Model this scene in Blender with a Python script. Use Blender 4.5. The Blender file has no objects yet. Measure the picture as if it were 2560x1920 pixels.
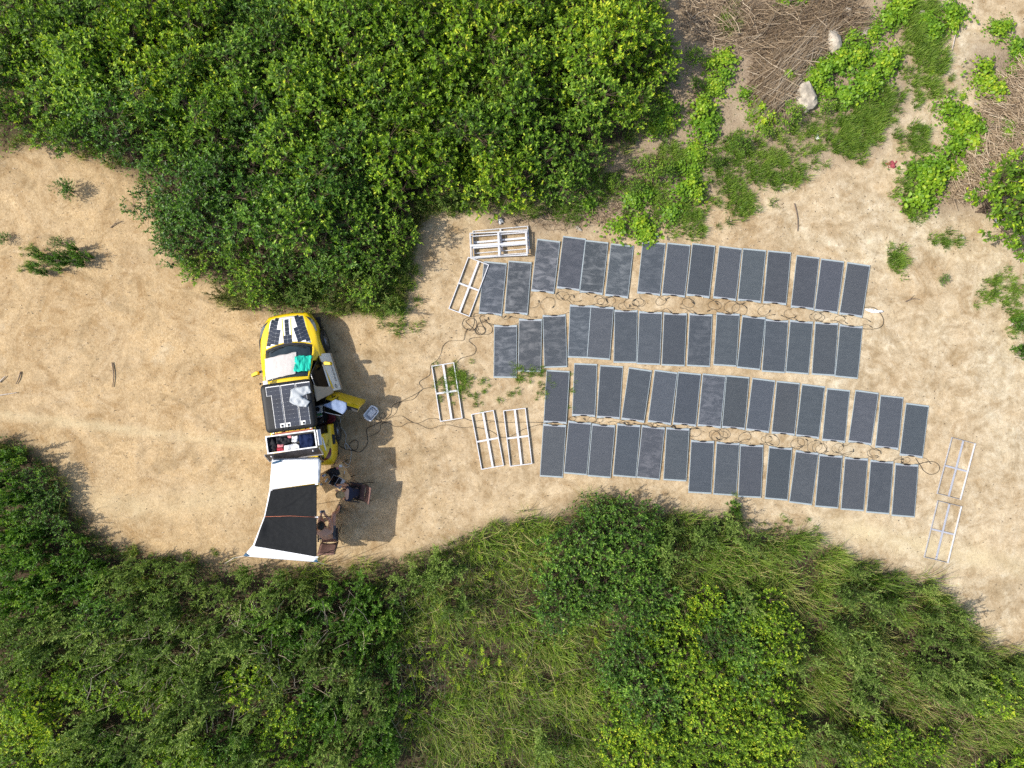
import bpy, bmesh, math, random
import numpy as np
from mathutils import Vector, Matrix, noise as mnoise

rad = math.radians
rng = np.random.default_rng(7)
random.seed(7)
scene = bpy.context.scene
C = scene.collection

# ------------------------------------------------------------------ camera, world, sun, exposure
H = 22.22                       # drone height above the sand
FPX = 1777.8                    # focal length in pixels of the 2560 px photograph
cam_d = bpy.data.cameras.new('camera')
cam_d.sensor_width = 36.0
cam_d.lens = FPX / 2560.0 * 36.0
cam_d.clip_start = 0.1
cam_d.clip_end = 2000.0
cam = bpy.data.objects.new('camera', cam_d)
C.objects.link(cam)
cam.location = (0, 0, H)
cam.rotation_euler = (0, 0, 0)
scene.camera = cam

SUN_EL = rad(48.0)
shadow_dir = Vector((1.0, 0.09, 0.0)).normalized()
world = bpy.data.worlds.new('World')
scene.world = world
world.use_nodes = True
wn = world.node_tree
bg = wn.nodes['Background']
sky = wn.nodes.new('ShaderNodeTexSky')
sky.sky_type = 'NISHITA'
sky.sun_disc = False
sky.sun_elevation = SUN_EL
sky.sun_rotation = math.atan2(-shadow_dir.x, -shadow_dir.y)
sky.dust_density = 2.5
wn.links.new(sky.outputs[0], bg.inputs[0])
bg.inputs[1].default_value = 0.15

sun_d = bpy.data.lights.new('sun', 'SUN')
sun_d.energy = 3.8
sun_d.angle = rad(0.6)
sun_d.color = (1.0, 0.95, 0.87)
sun = bpy.data.objects.new('sun', sun_d)
C.objects.link(sun)
ldir = Vector((shadow_dir.x * math.cos(SUN_EL), shadow_dir.y * math.cos(SUN_EL), -math.sin(SUN_EL)))
sun.rotation_euler = ldir.to_track_quat('-Z', 'Y').to_euler()
sun.location = (-30, 0, 30)

scene.render.engine = 'CYCLES'
scene.view_settings.view_transform = 'Standard'
scene.view_settings.look = 'None'
scene.view_settings.gamma = 1.0
scene.view_settings.use_curve_mapping = False
scene.view_settings.exposure = 0.42
cy = scene.cycles
cy.max_bounces = 6
cy.diffuse_bounces = 3
cy.glossy_bounces = 3
cy.transmission_bounces = 4
cy.transparent_max_bounces = 6
cy.use_denoising = False
cy.caustics_reflective = False
cy.caustics_refractive = False

# ------------------------------------------------------------------ small helpers
def P(px, py, z=0.0):
    """where a point at height z stands, from the survey photograph (2560 px wide)"""
    s = (H - z) / FPX
    return ((px - 1280.0) * s, (960.0 - py) * s)

def Q(u, v, z=0.0):
    return P(u * 1.1573, v * 1.1573, z)

def tag(o, label=None, cat=None, group=None, kind=None):
    if label: o['label'] = label
    if cat: o['category'] = cat
    if group: o['group'] = group
    if kind: o['kind'] = kind
    return o

def thing(name, label, cat, loc=(0, 0, 0), rotz=0.0, group=None):
    o = bpy.data.objects.new(name, None)
    o.empty_display_size = 0.2
    C.objects.link(o)
    o.location = loc
    o.rotation_euler = (0, 0, rotz)
    return tag(o, label, cat, group)

def link(name, me, parent=None):
    o = bpy.data.objects.new(name, me)
    C.objects.link(o)
    if parent is not None:
        o.parent = parent
    return o

def copy_tree(o, parent=None):
    c = o.copy()
    C.objects.link(c)
    c.parent = parent
    for ch in list(o.children):
        copy_tree(ch, c)
    return c

def rounded(sx, sy, r, n=5):
    pts = []
    for cx, cyy, a0 in ((sx/2-r, sy/2-r, 0), (-sx/2+r, sy/2-r, 90), (-sx/2+r, -sy/2+r, 180), (sx/2-r, -sy/2+r, 270)):
        for k in range(n + 1):
            a = rad(a0 + 90.0 * k / n)
            pts.append((cx + r * math.cos(a), cyy + r * math.sin(a)))
    return pts

def catmull(pts, per=6, closed=False):
    pts = [Vector(p) for p in pts]
    n = len(pts)
    out = []
    rngi = range(n) if closed else range(n - 1)
    for i in rngi:
        if closed:
            p0, p1, p2, p3 = pts[(i-1) % n], pts[i], pts[(i+1) % n], pts[(i+2) % n]
        else:
            p0, p1, p2, p3 = pts[max(i-1, 0)], pts[i], pts[i+1], pts[min(i+2, n-1)]
        for k in range(per):
            t = k / per
            out.append(0.5 * ((2*p1) + (p2-p0)*t + (2*p0-5*p1+4*p2-p3)*t*t + (3*p1-p0-3*p2+p3)*t*t*t))
    if not closed:
        out.append(pts[-1].copy())
    return out

class MB:
    def __init__(self):
        self.v = []; self.f = []; self.m = []; self.sm = []
    def add(self, vs, fs, mi=0, smooth=False):
        b = len(self.v)
        self.v += [tuple(p) for p in vs]
        for f in fs:
            self.f.append(tuple(i + b for i in f)); self.m.append(mi); self.sm.append(smooth)
    def box(self, c, s, rot=None, mi=0):
        cx, cyy, cz = c; a, b, d = s[0]/2, s[1]/2, s[2]/2
        vs = [Vector((x, y, z)) for z in (-d, d) for y in (-b, b) for x in (-a, a)]
        if rot is not None:
            vs = [rot @ p for p in vs]
        vs = [(p.x+cx, p.y+cyy, p.z+cz) for p in vs]
        self.add(vs, [(0,2,3,1), (4,5,7,6), (0,1,5,4), (2,6,7,3), (0,4,6,2), (1,3,7,5)], mi)
    def prism(self, poly, z0, z1, mi=0, inset=0.0, ztop=None):
        """vertical prism with an optional chamfered top (z1 wall top, ztop inset lid)"""
        n = len(poly)
        cx = sum(p[0] for p in poly)/n; cyy = sum(p[1] for p in poly)/n
        rings = [[(x, y, z0) for x, y in poly], [(x, y, z1) for x, y in poly]]
        if ztop is not None:
            k = []
            for x, y in poly:
                d = math.hypot(x-cx, y-cyy) or 1
                k.append((x-(x-cx)/d*inset, y-(y-cyy)/d*inset, ztop))
            rings.append(k)
        vs = [p for r in rings for p in r]
        fs = []
        for r in range(len(rings)-1):
            for i in range(n):
                j = (i+1) % n
                fs.append((r*n+i, r*n+j, (r+1)*n+j, (r+1)*n+i))
        fs.append(tuple((len(rings)-1)*n+i for i in range(n)))
        fs.append(tuple(reversed(range(n))))
        self.add(vs, fs, mi)
    def tube(self, pts, r, n=6, mi=0, r1=None, cap=True):
        pts = [Vector(p) for p in pts]
        m = len(pts)
        if m < 2: return
        vs = []; fs = []
        up = Vector((0, 0, 1))
        for i, p in enumerate(pts):
            t = (pts[min(i+1, m-1)] - pts[max(i-1, 0)])
            if t.length < 1e-7: t = Vector((1, 0, 0))
            t.normalize()
            a = t.cross(up)
            if a.length < 1e-3: a = t.cross(Vector((0, 1, 0)))
            a.normalize(); b = a.cross(t)
            rr = r if r1 is None else r + (r1-r)*i/(m-1)
            for k in range(n):
                an = 2*math.pi*k/n
                vs.append(p + (a*math.cos(an) + b*math.sin(an))*rr)
        for i in range(m-1):
            for k in range(n):
                j = (k+1) % n
                fs.append((i*n+k, (i+1)*n+k, (i+1)*n+j, i*n+j))
        if cap:
            fs.append(tuple(range(n))); fs.append(tuple(reversed([(m-1)*n+k for k in range(n)])))
        self.add(vs, fs, mi, True)
    def lathe(self, prof, c=(0, 0, 0), n=16, mi=0, axis='Z'):
        vs = []; fs = []
        for r, z in prof:
            for k in range(n):
                a = 2*math.pi*k/n
                if axis == 'Z': vs.append((c[0]+r*math.cos(a), c[1]+r*math.sin(a), c[2]+z))
                else: vs.append((c[0]+z, c[1]+r*math.cos(a), c[2]+r*math.sin(a)))
        for i in range(len(prof)-1):
            for k in range(n):
                j = (k+1) % n
                fs.append((i*n+k, i*n+j, (i+1)*n+j, (i+1)*n+k))
        fs.append(tuple(reversed(range(n)))); fs.append(tuple((len(prof)-1)*n+k for k in range(n)))
        self.add(vs, fs, mi, True)
    def grid(self, fn, nu, nv, mi=0):
        vs = [fn(i/nu, j/nv) for j in range(nv+1) for i in range(nu+1)]
        fs = [(j*(nu+1)+i, j*(nu+1)+i+1, (j+1)*(nu+1)+i+1, (j+1)*(nu+1)+i) for j in range(nv) for i in range(nu)]
        self.add(vs, fs, mi, True)
    def build(self, name, mats, parent=None, smooth=None, fix=True):
        me = bpy.data.meshes.new(name)
        me.from_pydata(self.v, [], self.f)
        if not isinstance(mats, (list, tuple)): mats = [mats]
        for m in mats: me.materials.append(m)
        me.polygons.foreach_set('material_index', self.m)
        me.polygons.foreach_set('use_smooth', [bool(s) if smooth is None else smooth for s in self.sm])
        if fix:
            bm = bmesh.new(); bm.from_mesh(me)
            bmesh.ops.recalc_face_normals(bm, faces=bm.faces)
            bm.to_mesh(me); bm.free()
        me.update()
        return link(name, me, parent)

# ------------------------------------------------------------------ materials
def mat(name, col, rough=0.6, var=0.15, scale=12.0, metal=0.0, bump=0.0, bscale=None, spec=0.5, coat=0.0):
    m = bpy.data.materials.new(name)
    m.use_nodes = True
    nt = m.node_tree
    b = nt.nodes['Principled BSDF']
    tc = nt.nodes.new('ShaderNodeTexCoord')
    nz = nt.nodes.new('ShaderNodeTexNoise')
    nz.inputs['Scale'].default_value = scale
    nz.inputs['Detail'].default_value = 5
    nt.links.new(tc.outputs['Object'], nz.inputs['Vector'])
    rp = nt.nodes.new('ShaderNodeValToRGB')
    rp.color_ramp.elements[0].position = 0.3
    rp.color_ramp.elements[1].position = 0.7
    lo = [max(0, c*(1-var)) for c in col]; hi = [min(1, c*(1+var)) for c in col]
    rp.color_ramp.elements[0].color = (*lo, 1); rp.color_ramp.elements[1].color = (*hi, 1)
    nt.links.new(nz.outputs['Fac'], rp.inputs['Fac'])
    nt.links.new(rp.outputs['Color'], b.inputs['Base Color'])
    b.inputs['Roughness'].default_value = rough
    b.inputs['Metallic'].default_value = metal
    b.inputs['Specular IOR Level'].default_value = spec
    if coat:
        b.inputs['Coat Weight'].default_value = coat
        b.inputs['Coat Roughness'].default_value = 0.08
    if bump:
        n2 = nt.nodes.new('ShaderNodeTexNoise')
        n2.inputs['Scale'].default_value = bscale or scale*4
        n2.inputs['Detail'].default_value = 4
        nt.links.new(tc.outputs['Object'], n2.inputs['Vector'])
        bp = nt.nodes.new('ShaderNodeBump')
        bp.inputs['Strength'].default_value = bump
        bp.inputs['Distance'].default_value = 0.02
        nt.links.new(n2.outputs['Fac'], bp.inputs['Height'])
        nt.links.new(bp.outputs['Normal'], b.inputs['Normal'])
    return m

def leaf_mat(name, ramp, trans=0.25, rough=0.55):
    """ramp: list of (pos, rgb) over the per-leaf tint, shifted by a per-plant random"""
    m = bpy.data.materials.new(name); m.use_nodes = True
    nt = m.node_tree
    for n in list(nt.nodes): nt.nodes.remove(n)
    out = nt.nodes.new('ShaderNodeOutputMaterial')
    at = nt.nodes.new('ShaderNodeAttribute'); at.attribute_name = 'tint'
    oi = nt.nodes.new('ShaderNodeObjectInfo')
    ma = nt.nodes.new('ShaderNodeMath'); ma.operation = 'MULTIPLY_ADD'
    ma.inputs[1].default_value = 0.34; ma.inputs[2].default_value = -0.17
    nt.links.new(oi.outputs['Random'], ma.inputs[0])
    ad = nt.nodes.new('ShaderNodeMath'); ad.operation = 'ADD'; ad.use_clamp = True
    nt.links.new(at.outputs['Fac'], ad.inputs[0]); nt.links.new(ma.outputs[0], ad.inputs[1])
    rp = nt.nodes.new('ShaderNodeValToRGB')
    els = rp.color_ramp.elements
    els[0].position, els[0].color = ramp[0][0], (*ramp[0][1], 1)
    els[1].position, els[1].color = ramp[-1][0], (*ramp[-1][1], 1)
    for p, c in ramp[1:-1]:
        e = els.new(p); e.color = (*c, 1)
    nt.links.new(ad.outputs[0], rp.inputs['Fac'])
    b = nt.nodes.new('ShaderNodeBsdfPrincipled')
    b.inputs['Roughness'].default_value = rough
    b.inputs['Specular IOR Level'].default_value = 0.35
    nt.links.new(rp.outputs['Color'], b.inputs['Base Color'])
    tr = nt.nodes.new('ShaderNodeBsdfTranslucent')
    hs = nt.nodes.new('ShaderNodeHueSaturation'); hs.inputs['Saturation'].default_value = 1.15; hs.inputs['Value'].default_value = 1.3
    nt.links.new(rp.outputs['Color'], hs.inputs['Color'])
    nt.links.new(hs.outputs['Color'], tr.inputs['Color'])
    mx = nt.nodes.new('ShaderNodeMixShader'); mx.inputs[0].default_value = trans
    nt.links.new(b.outputs[0], mx.inputs[1]); nt.links.new(tr.outputs[0], mx.inputs[2])
    nt.links.new(mx.outputs[0], out.inputs['Surface'])
    return m

M = {}
M['yellow'] = mat('yellow_paint', (0.78, 0.53, 0.008), 0.35, 0.04, 6, coat=0.5)
M['white_wrap'] = mat('white_wrap', (0.84, 0.84, 0.82), 0.4, 0.03, 8)
M['glass'] = mat('dark_glass', (0.005, 0.006, 0.007), 0.06, 0.3, 4, spec=0.12)
M['windscreen'] = mat('windscreen_glass', (0.02, 0.03, 0.032), 0.06, 0.3, 5, spec=0.7)
M['black_trim'] = mat('black_plastic', (0.012, 0.012, 0.013), 0.55, 0.3, 20)
M['tyre'] = mat('tyre_rubber', (0.016, 0.016, 0.016), 0.85, 0.3, 30, bump=0.3)
M['rim'] = mat('alloy_rim', (0.28, 0.28, 0.29), 0.35, 0.1, 20, metal=0.8)
M['red_light'] = mat('red_lamp_glass', (0.16, 0.006, 0.008), 0.15, 0.2, 8, coat=0.6)
M['lamp'] = mat('clear_lamp_glass', (0.10, 0.11, 0.11), 0.12, 0.3, 14, spec=0.8, coat=0.6)
M['seat'] = mat('seat_fabric', (0.02, 0.02, 0.022), 0.9, 0.25, 25, bump=0.2)
M['maroon'] = mat('maroon_cloth', (0.13, 0.006, 0.012), 0.8, 0.3, 14, bump=0.3)
M['tent_shell'] = mat('tent_shell', (0.019, 0.020, 0.021), 0.5, 0.25, 30, bump=0.05, bscale=300, spec=0.2)
M['cell'] = mat('solar_cell_glass', (0.022, 0.028, 0.042), 0.22, 0.3, 3, spec=0.6)
M['cell_line'] = mat('solar_film_back', (0.30, 0.32, 0.34), 0.4, 0.06, 12)
M['white'] = mat('white_plastic', (0.74, 0.75, 0.75), 0.5, 0.04, 20)
M['alu'] = mat('brushed_aluminium', (0.62, 0.62, 0.63), 0.38, 0.08, 15, metal=0.55)
M['frame_white'] = mat('white_frame_metal', (0.62, 0.63, 0.65), 0.42, 0.05, 12, metal=0.1)
M['frame_grey'] = mat('grey_frame_metal', (0.40, 0.41, 0.45), 0.45, 0.08, 12, metal=0.1)
M['panel_grey'] = mat('panel_backing', (0.31, 0.36, 0.375), 0.5, 0.1, 9)
M['cable'] = mat('cable_rubber', (0.022, 0.019, 0.016), 0.7, 0.3, 30)
M['white_cable'] = mat('white_cable', (0.55, 0.53, 0.48), 0.6, 0.1, 30)
M['ply'] = mat('table_wood', (0.68, 0.43, 0.18), 0.55, 0.15, 7, bump=0.05)
M['tent_white'] = mat('white_tent_fabric', (0.74, 0.76, 0.78), 0.75, 0.03, 8, bump=0.08, bscale=60)
M['tent_grey'] = mat('dark_tent_fabric', (0.017, 0.018, 0.019), 0.9, 0.12, 12, bump=0.1, bscale=90, spec=0.08)
M['tent_blue'] = mat('blue_tent_fabric', (0.02, 0.075, 0.14), 0.7, 0.15, 12)
M['orange'] = mat('orange_cord', (0.42, 0.13, 0.07), 0.7, 0.1, 20)
M['pale_cloth'] = mat('pale_cloth', (0.56, 0.52, 0.49), 0.9, 0.06, 9, bump=0.15, bscale=120)
M['teal'] = mat('teal_cloth', (0.01, 0.50, 0.36), 0.85, 0.12, 9, bump=0.15, bscale=100)
M['grey_cloth'] = mat('grey_cloth', (0.40, 0.425, 0.44), 0.9, 0.08, 12, bump=0.2, bscale=70)
M['beige_cloth'] = mat('beige_cloth', (0.46, 0.36, 0.25), 0.9, 0.08, 14, bump=0.2, bscale=120)
M['blue_cloth'] = mat('blue_grey_cloth', (0.19, 0.25, 0.38), 0.9, 0.08, 10, bump=0.2, bscale=70)
M['black_cloth'] = mat('black_cloth', (0.012, 0.012, 0.014), 0.85, 0.3, 14, bump=0.3)
M['navy_cloth'] = mat('navy_cloth', (0.010, 0.018, 0.055), 0.8, 0.3, 12, bump=0.3, spec=0.1)
M['shirt_navy'] = mat('navy_shirt', (0.016, 0.019, 0.042), 0.85, 0.25, 18, bump=0.25)
M['white_cloth'] = mat('white_cloth', (0.76, 0.76, 0.76), 0.85, 0.05, 12, bump=0.3)
M['pink'] = mat('pink_cloth', (0.62, 0.22, 0.24), 0.8, 0.35, 30)
M['red_dots'] = mat('red_cloth', (0.45, 0.03, 0.05), 0.8, 0.6, 60)
M['green_item'] = mat('green_plastic', (0.08, 0.30, 0.10), 0.5, 0.3, 30)
M['skin'] = mat('skin', (0.62, 0.35, 0.23), 0.55, 0.08, 14)
M['skin_tan'] = mat('tanned_skin', (0.62, 0.33, 0.215), 0.55, 0.08, 14)
M['hair_blond'] = mat('blond_hair', (0.40, 0.28, 0.13), 0.6, 0.4, 40, bump=0.5)
M['hair_dark'] = mat('dark_hair', (0.018, 0.012, 0.009), 0.6, 0.4, 40, bump=0.5)
M['chair_fabric'] = mat('brown_chair_fabric', (0.20, 0.11, 0.085), 0.85, 0.15, 18, bump=0.2)
M['chair_metal'] = mat('black_tube', (0.012, 0.012, 0.012), 0.4, 0.2, 20)
M['shorts'] = mat('grey_shorts', (0.10, 0.11, 0.13), 0.85, 0.2, 18)
M['shoe'] = mat('dark_shoe', (0.03, 0.035, 0.045), 0.7, 0.3, 20)
M['screen'] = mat('black_screen', (0.006, 0.006, 0.007), 0.15, 0.2, 8)
M['silver'] = mat('silver_metal', (0.45, 0.47, 0.50), 0.35, 0.05, 12, metal=0.4)
M['blue_cap'] = mat('blue_cap', (0.03, 0.05, 0.35), 0.4, 0.1, 12)
M['rock'] = mat('pale_rock', (0.37, 0.325, 0.255), 0.95, 0.45, 5, bump=0.6, bscale=14)
M['stick'] = mat('dry_wood', (0.16, 0.115, 0.085), 0.9, 0.35, 10, bump=0.3)
M['pale_stick'] = mat('bleached_wood', (0.48, 0.42, 0.36), 0.9, 0.2, 10, bump=0.3)
M['bark'] = mat('shrub_bark', (0.11, 0.075, 0.05), 0.9, 0.35, 12, bump=0.4)
M['scrap'] = mat('plastic_scrap', (0.70, 0.70, 0.69), 0.5, 0.1, 12)
M['blue_scrap'] = mat('blue_plastic', (0.16, 0.38, 0.58), 0.5, 0.15, 12)
M['red_scrap'] = mat('red_petals', (0.28, 0.05, 0.06), 0.8, 0.4, 40)
M['lid_metal'] = mat('lid_metal', (0.16, 0.14, 0.13), 0.3, 0.5, 3, metal=0.8)
M['ink'] = mat('black_print', (0.012, 0.011, 0.010), 0.5, 0.1, 10)

# leaves
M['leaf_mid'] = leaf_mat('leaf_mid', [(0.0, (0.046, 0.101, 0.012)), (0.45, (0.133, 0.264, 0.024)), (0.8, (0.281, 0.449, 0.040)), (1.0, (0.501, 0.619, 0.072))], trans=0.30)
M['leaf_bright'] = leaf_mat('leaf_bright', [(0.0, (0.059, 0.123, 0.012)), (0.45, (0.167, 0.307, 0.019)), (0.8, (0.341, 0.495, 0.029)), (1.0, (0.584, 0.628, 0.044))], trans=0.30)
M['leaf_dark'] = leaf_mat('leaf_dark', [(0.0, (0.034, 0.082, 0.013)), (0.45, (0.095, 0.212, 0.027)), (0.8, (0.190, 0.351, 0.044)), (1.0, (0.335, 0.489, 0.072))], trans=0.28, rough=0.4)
M['leaf_feather'] = leaf_mat('leaf_feather', [(0.0, (0.060, 0.103, 0.019)), (0.45, (0.157, 0.257, 0.046)), (0.8, (0.283, 0.404, 0.082)), (1.0, (0.445, 0.532, 0.149))], trans=0.28)
M['leaf_brown'] = leaf_mat('leaf_brown', [(0.0, (0.046, 0.048, 0.015)), (0.45, (0.128, 0.142, 0.037)), (0.8, (0.204, 0.217, 0.063)), (1.0, (0.286, 0.251, 0.105))], trans=0.25)
M['leaf_vine'] = leaf_mat('leaf_vine', [(0.0, (0.052, 0.117, 0.007)), (0.45, (0.120, 0.252, 0.015)), (0.8, (0.230, 0.375, 0.020)), (1.0, (0.390, 0.467, 0.027))], trans=0.28, rough=0.5)
M['grass'] = leaf_mat('grass_blade', [(0.0, (0.057, 0.109, 0.012)), (0.4, (0.140, 0.246, 0.024)), (0.7, (0.255, 0.356, 0.050)), (0.86, (0.381, 0.369, 0.111)), (1.0, (0.534, 0.465, 0.191))])
M['straw'] = leaf_mat('dry_straw', [(0.0, (0.10, 0.065, 0.04)), (0.4, (0.22, 0.155, 0.09)), (0.75, (0.36, 0.27, 0.17)), (1.0, (0.50, 0.41, 0.29))], trans=0.1)
M['litter'] = leaf_mat('leaf_litter', [(0.0, (0.035, 0.022, 0.014)), (0.5, (0.10, 0.065, 0.04)), (1.0, (0.30, 0.22, 0.13))], trans=0.05)

# ------------------------------------------------------------------ where things grow (outlines in plan)
def poly_np(pts, z=0.0):
    return np.array([Q(u, v, z) for u, v in pts])

T_poly = poly_np([(-60,-60),(1455,-60),(1440,60),(1465,110),(1430,200),(1390,290),(1330,330),(1290,395),(1200,425),(1100,440),(1000,445),
    (930,420),(895,450),(872,560),(865,635),(825,672),(740,682),(600,682),(505,660),(460,622),(400,592),(345,552),(318,500),(308,440),
    (275,385),(200,345),(120,315),(40,300),(-60,340)], 0.7)
B_poly = poly_np([(-60,930),(40,955),(95,1010),(130,1075),(165,1130),(230,1175),(330,1205),(440,1222),(560,1228),(700,1235),(820,1215),
    (900,1200),(960,1180),(1050,1140),(1130,1122),(1200,1125),(1235,1085),(1310,1068),(1400,1090),(1470,1105),(1550,1125),(1580,1105),(1605,1125),
    (1640,1150),(1700,1148),(1780,1165),(1850,1212),(1950,1235),(2050,1285),(2110,1345),(2150,1400),(2280,1440),(2280,1720),(-60,1720)], 0.5)
brush_polys = [poly_np(p) for p in (
    [(1480,0),(1830,0),(1760,120),(1720,170),(1700,240),(1640,260),(1560,110),(1480,60)],
    [(2120,120),(2260,100),(2260,420),(2040,440),(2090,330),(2150,260)],
    [(1540,380),(1480,430),(1180,480),(1080,470),(1300,420),(1400,330)])]
dirt_band = poly_np([(1440,-20),(1940,-20),(1980,200),(1900,330),(1560,420),(1180,470),(1300,380),(1420,250)])

def in_poly(pts, poly):
    x, y = pts[:, 0], pts[:, 1]
    ins = np.zeros(len(pts), bool)
    n = len(poly); j = n-1
    for i in range(n):
        xi, yi = poly[i]; xj, yj = poly[j]
        c = ((yi > y) != (yj > y)) & (x < (xj-xi)*(y-yi)/((yj-yi) or 1e-9)+xi)
        ins ^= c; j = i
    return ins

def poly_dist(pts, poly):
    """signed distance to an outline, positive inside"""
    d = np.full(len(pts), 1e9)
    n = len(poly)
    for i in range(n):
        a = poly[i]; b = poly[(i+1) % n]
        ab = b-a; L = max((ab*ab).sum(), 1e-9)
        t = np.clip(((pts-a)@ab)/L, 0, 1)
        q = a + t[:, None]*ab
        d = np.minimum(d, np.hypot(*(pts-q).T))
    return np.where(in_poly(pts, poly), d, -d)

def smooth01(x, a, b):
    t = np.clip((x-a)/(b-a), 0, 1)
    return t*t*(3-2*t)

def vnoise(x, y, s, seed=0.0):
    return np.array([mnoise.fractal(Vector((a*s+seed, b*s-seed, seed*0.37)), 0.9, 2.1, 4) for a, b in zip(x, y)])

# ------------------------------------------------------------------ the ground
def build_ground():
    fx = np.concatenate([np.array([-260, -120, -60, -32, -24, -20]), np.arange(-18, 18.01, 0.15), np.array([20, 24, 32, 60, 120, 260])])
    fy = np.concatenate([np.array([-260, -120, -60, -32, -22, -16]), np.arange(-14, 14.01, 0.15), np.array([16, 22, 32, 60, 120, 260])])
    X, Y = np.meshgrid(fx, fy)
    x = X.ravel(); y = Y.ravel()
    pts = np.stack([x, y], 1)
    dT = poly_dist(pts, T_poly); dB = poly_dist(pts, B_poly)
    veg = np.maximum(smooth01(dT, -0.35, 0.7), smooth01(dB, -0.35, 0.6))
    br = np.zeros(len(pts))
    for p in brush_polys:
        br = np.maximum(br, smooth01(poly_dist(pts, p), -0.9, 0.3))
    db = smooth01(poly_dist(pts, dirt_band), -0.6, 0.5)
    far = (np.maximum(np.abs(x)/18, np.abs(y)/14) > 1)
    n1 = vnoise(x, y, 0.35, 3.1); n2 = vnoise(x, y, 1.4, 9.7); n3 = vnoise(x, y, 3.6, 21.0)
    z = 0.012*n2 + 0.005*n3 + 0.012*n1
    z = z + veg*(0.06*n2+0.03*n3) + br*(0.05*n2+0.04*n3)
    z = np.where(far, 0.0, z)
    veg = np.where(far, 1.0, veg)
    # warm straw-coloured stubble to the west, paler sand to the east, wheel tracks across
    straw = smooth01(-x, 1.0, 6.0)*0.9 + 0.25*n1
    pale = smooth01(x, 4.0, 12.0)*0.7 + 0.3*n1
    tx0, ty0 = P(0, 1035); tx1, ty1 = P(660, 1118)
    line = ty0 + (x-tx0)/(tx1-tx0)*(ty1-ty0)
    track = np.exp(-((y-line)/0.13)**2)*smooth01(-x, 6.2, 7.4)
    lx, ly = P(0, 1255); mx_, my_ = P(700, 1240)
    track2 = np.exp(-((y-(ly+(x-lx)/(mx_-lx)*(my_-ly))-0.25*np.sin(x*0.7))/0.4)**2)*smooth01(-x, 5.5, 9)*0.55
    rx0, ry0 = P(2150, 1330); rx1, ry1 = P(2560, 1420)
    track3 = np.exp(-((y-(ry0+(x-rx0)/(rx1-rx0)*(ry1-ry0)))/0.35)**2)*smooth01(x, 9, 11)*0.7
    light = np.clip((track*0.55+track2*0.7+track3)*(0.55+0.6*np.clip(n2+0.5, 0, 1)), 0, 1)
    me = bpy.data.meshes.new('ground')
    nx, ny = len(fx), len(fy)
    idx = np.arange(nx*ny).reshape(ny, nx)
    faces = np.stack([idx[:-1, :-1], idx[:-1, 1:], idx[1:, 1:], idx[1:, :-1]], -1).reshape(-1, 4)
    me.from_pydata(np.stack([x, y, z], 1).tolist(), [], faces.tolist())
    for nm, arr in (('soil', veg), ('brush', np.maximum(br, 0.72*db)), ('stubble', np.clip(straw, 0, 1)), ('pale', np.clip(pale, 0, 1)), ('track', light)):
        a = me.attributes.new(nm, 'FLOAT', 'POINT'); a.data.foreach_set('value', arr.astype(np.float32))
    me.polygons.foreach_set('use_smooth', [True]*len(me.polygons))
    m = bpy.data.materials.new('sandy_ground'); m.use_nodes = True
    nt = m.node_tree; b = nt.nodes['Principled BSDF']
    L = nt.links.new
    tc = nt.nodes.new('ShaderNodeTexCoord')
    def noise(scale, detail=6, rough=0.6, vec=None, dist=0.0):
        n = nt.nodes.new('ShaderNodeTexNoise'); n.inputs['Scale'].default_value = scale
        n.inputs['Detail'].default_value = detail; n.inputs['Roughness'].default_value = rough
        n.inputs['Distortion'].default_value = dist
        L(vec or tc.outputs['Object'], n.inputs['Vector']); return n.outputs['Fac']
    def ramp(fac, *els):
        r = nt.nodes.new('ShaderNodeValToRGB'); e = r.color_ramp.elements
        e[0].position, e[1].position = els[0][0], els[-1][0]
        e[0].color, e[1].color = (*els[0][1], 1), (*els[-1][1], 1)
        for p, c in els[1:-1]:
            q = e.new(p); q.color = (*c, 1)
        L(fac, r.inputs['Fac']); return r.outputs['Color']
    def mix(fac, a, bb, mode='MIX'):
        n = nt.nodes.new('ShaderNodeMix'); n.data_type = 'RGBA'; n.blend_type = mode
        if isinstance(fac, float): n.inputs[0].default_value = fac
        else: L(fac, n.inputs[0])
        for s, v in ((6, a), (7, bb)):
            if isinstance(v, tuple): n.inputs[s].default_value = (*v, 1)
            else: L(v, n.inputs[s])
        return n.outputs[2]
    def attr(nm):
        a = nt.nodes.new('ShaderNodeAttribute'); a.attribute_name = nm; return a.outputs['Fac']
    def math_(op, a, bb, clamp=True):
        n = nt.nodes.new('ShaderNodeMath'); n.operation = op; n.use_clamp = clamp
        for i, v in enumerate((a, bb)):
            if isinstance(v, float): n.inputs[i].default_value = v
            else: L(v, n.inputs[i])
        return n.outputs[0]
    stretch = nt.nodes.new('ShaderNodeMapping'); stretch.inputs['Scale'].default_value = (1.0, 0.45, 1.0)
    L(tc.outputs['Object'], stretch.inputs['Vector'])
    big = noise(0.55, 8, 0.65, dist=0.6); mid = noise(2.6, 8, 0.7, dist=0.4); fine = noise(16, 8, 0.75); grit = noise(75, 4, 0.7)
    strk = noise(30, 6, 0.75, stretch.outputs['Vector'])
    sand = ramp(mid, (0.25, (0.301, 0.224, 0.133)), (0.42, (0.407, 0.310, 0.189)), (0.56, (0.462, 0.361, 0.229)), (0.75, (0.563, 0.467, 0.322)))
    stub = ramp(strk, (0.28, (0.216, 0.146, 0.071)), (0.44, (0.387, 0.271, 0.138)), (0.58, (0.467, 0.341, 0.190)), (0.74, (0.572, 0.460, 0.300)))
    whit = ramp(mid, (0.3, (0.362, 0.302, 0.204)), (0.48, (0.477, 0.409, 0.286)), (0.70, (0.623, 0.565, 0.436)))
    col = mix(math_('MULTIPLY', attr('stubble'), ramp(big, (0.28, (0.35,)*3), (0.55, (1.0,)*3))), sand, stub)
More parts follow.
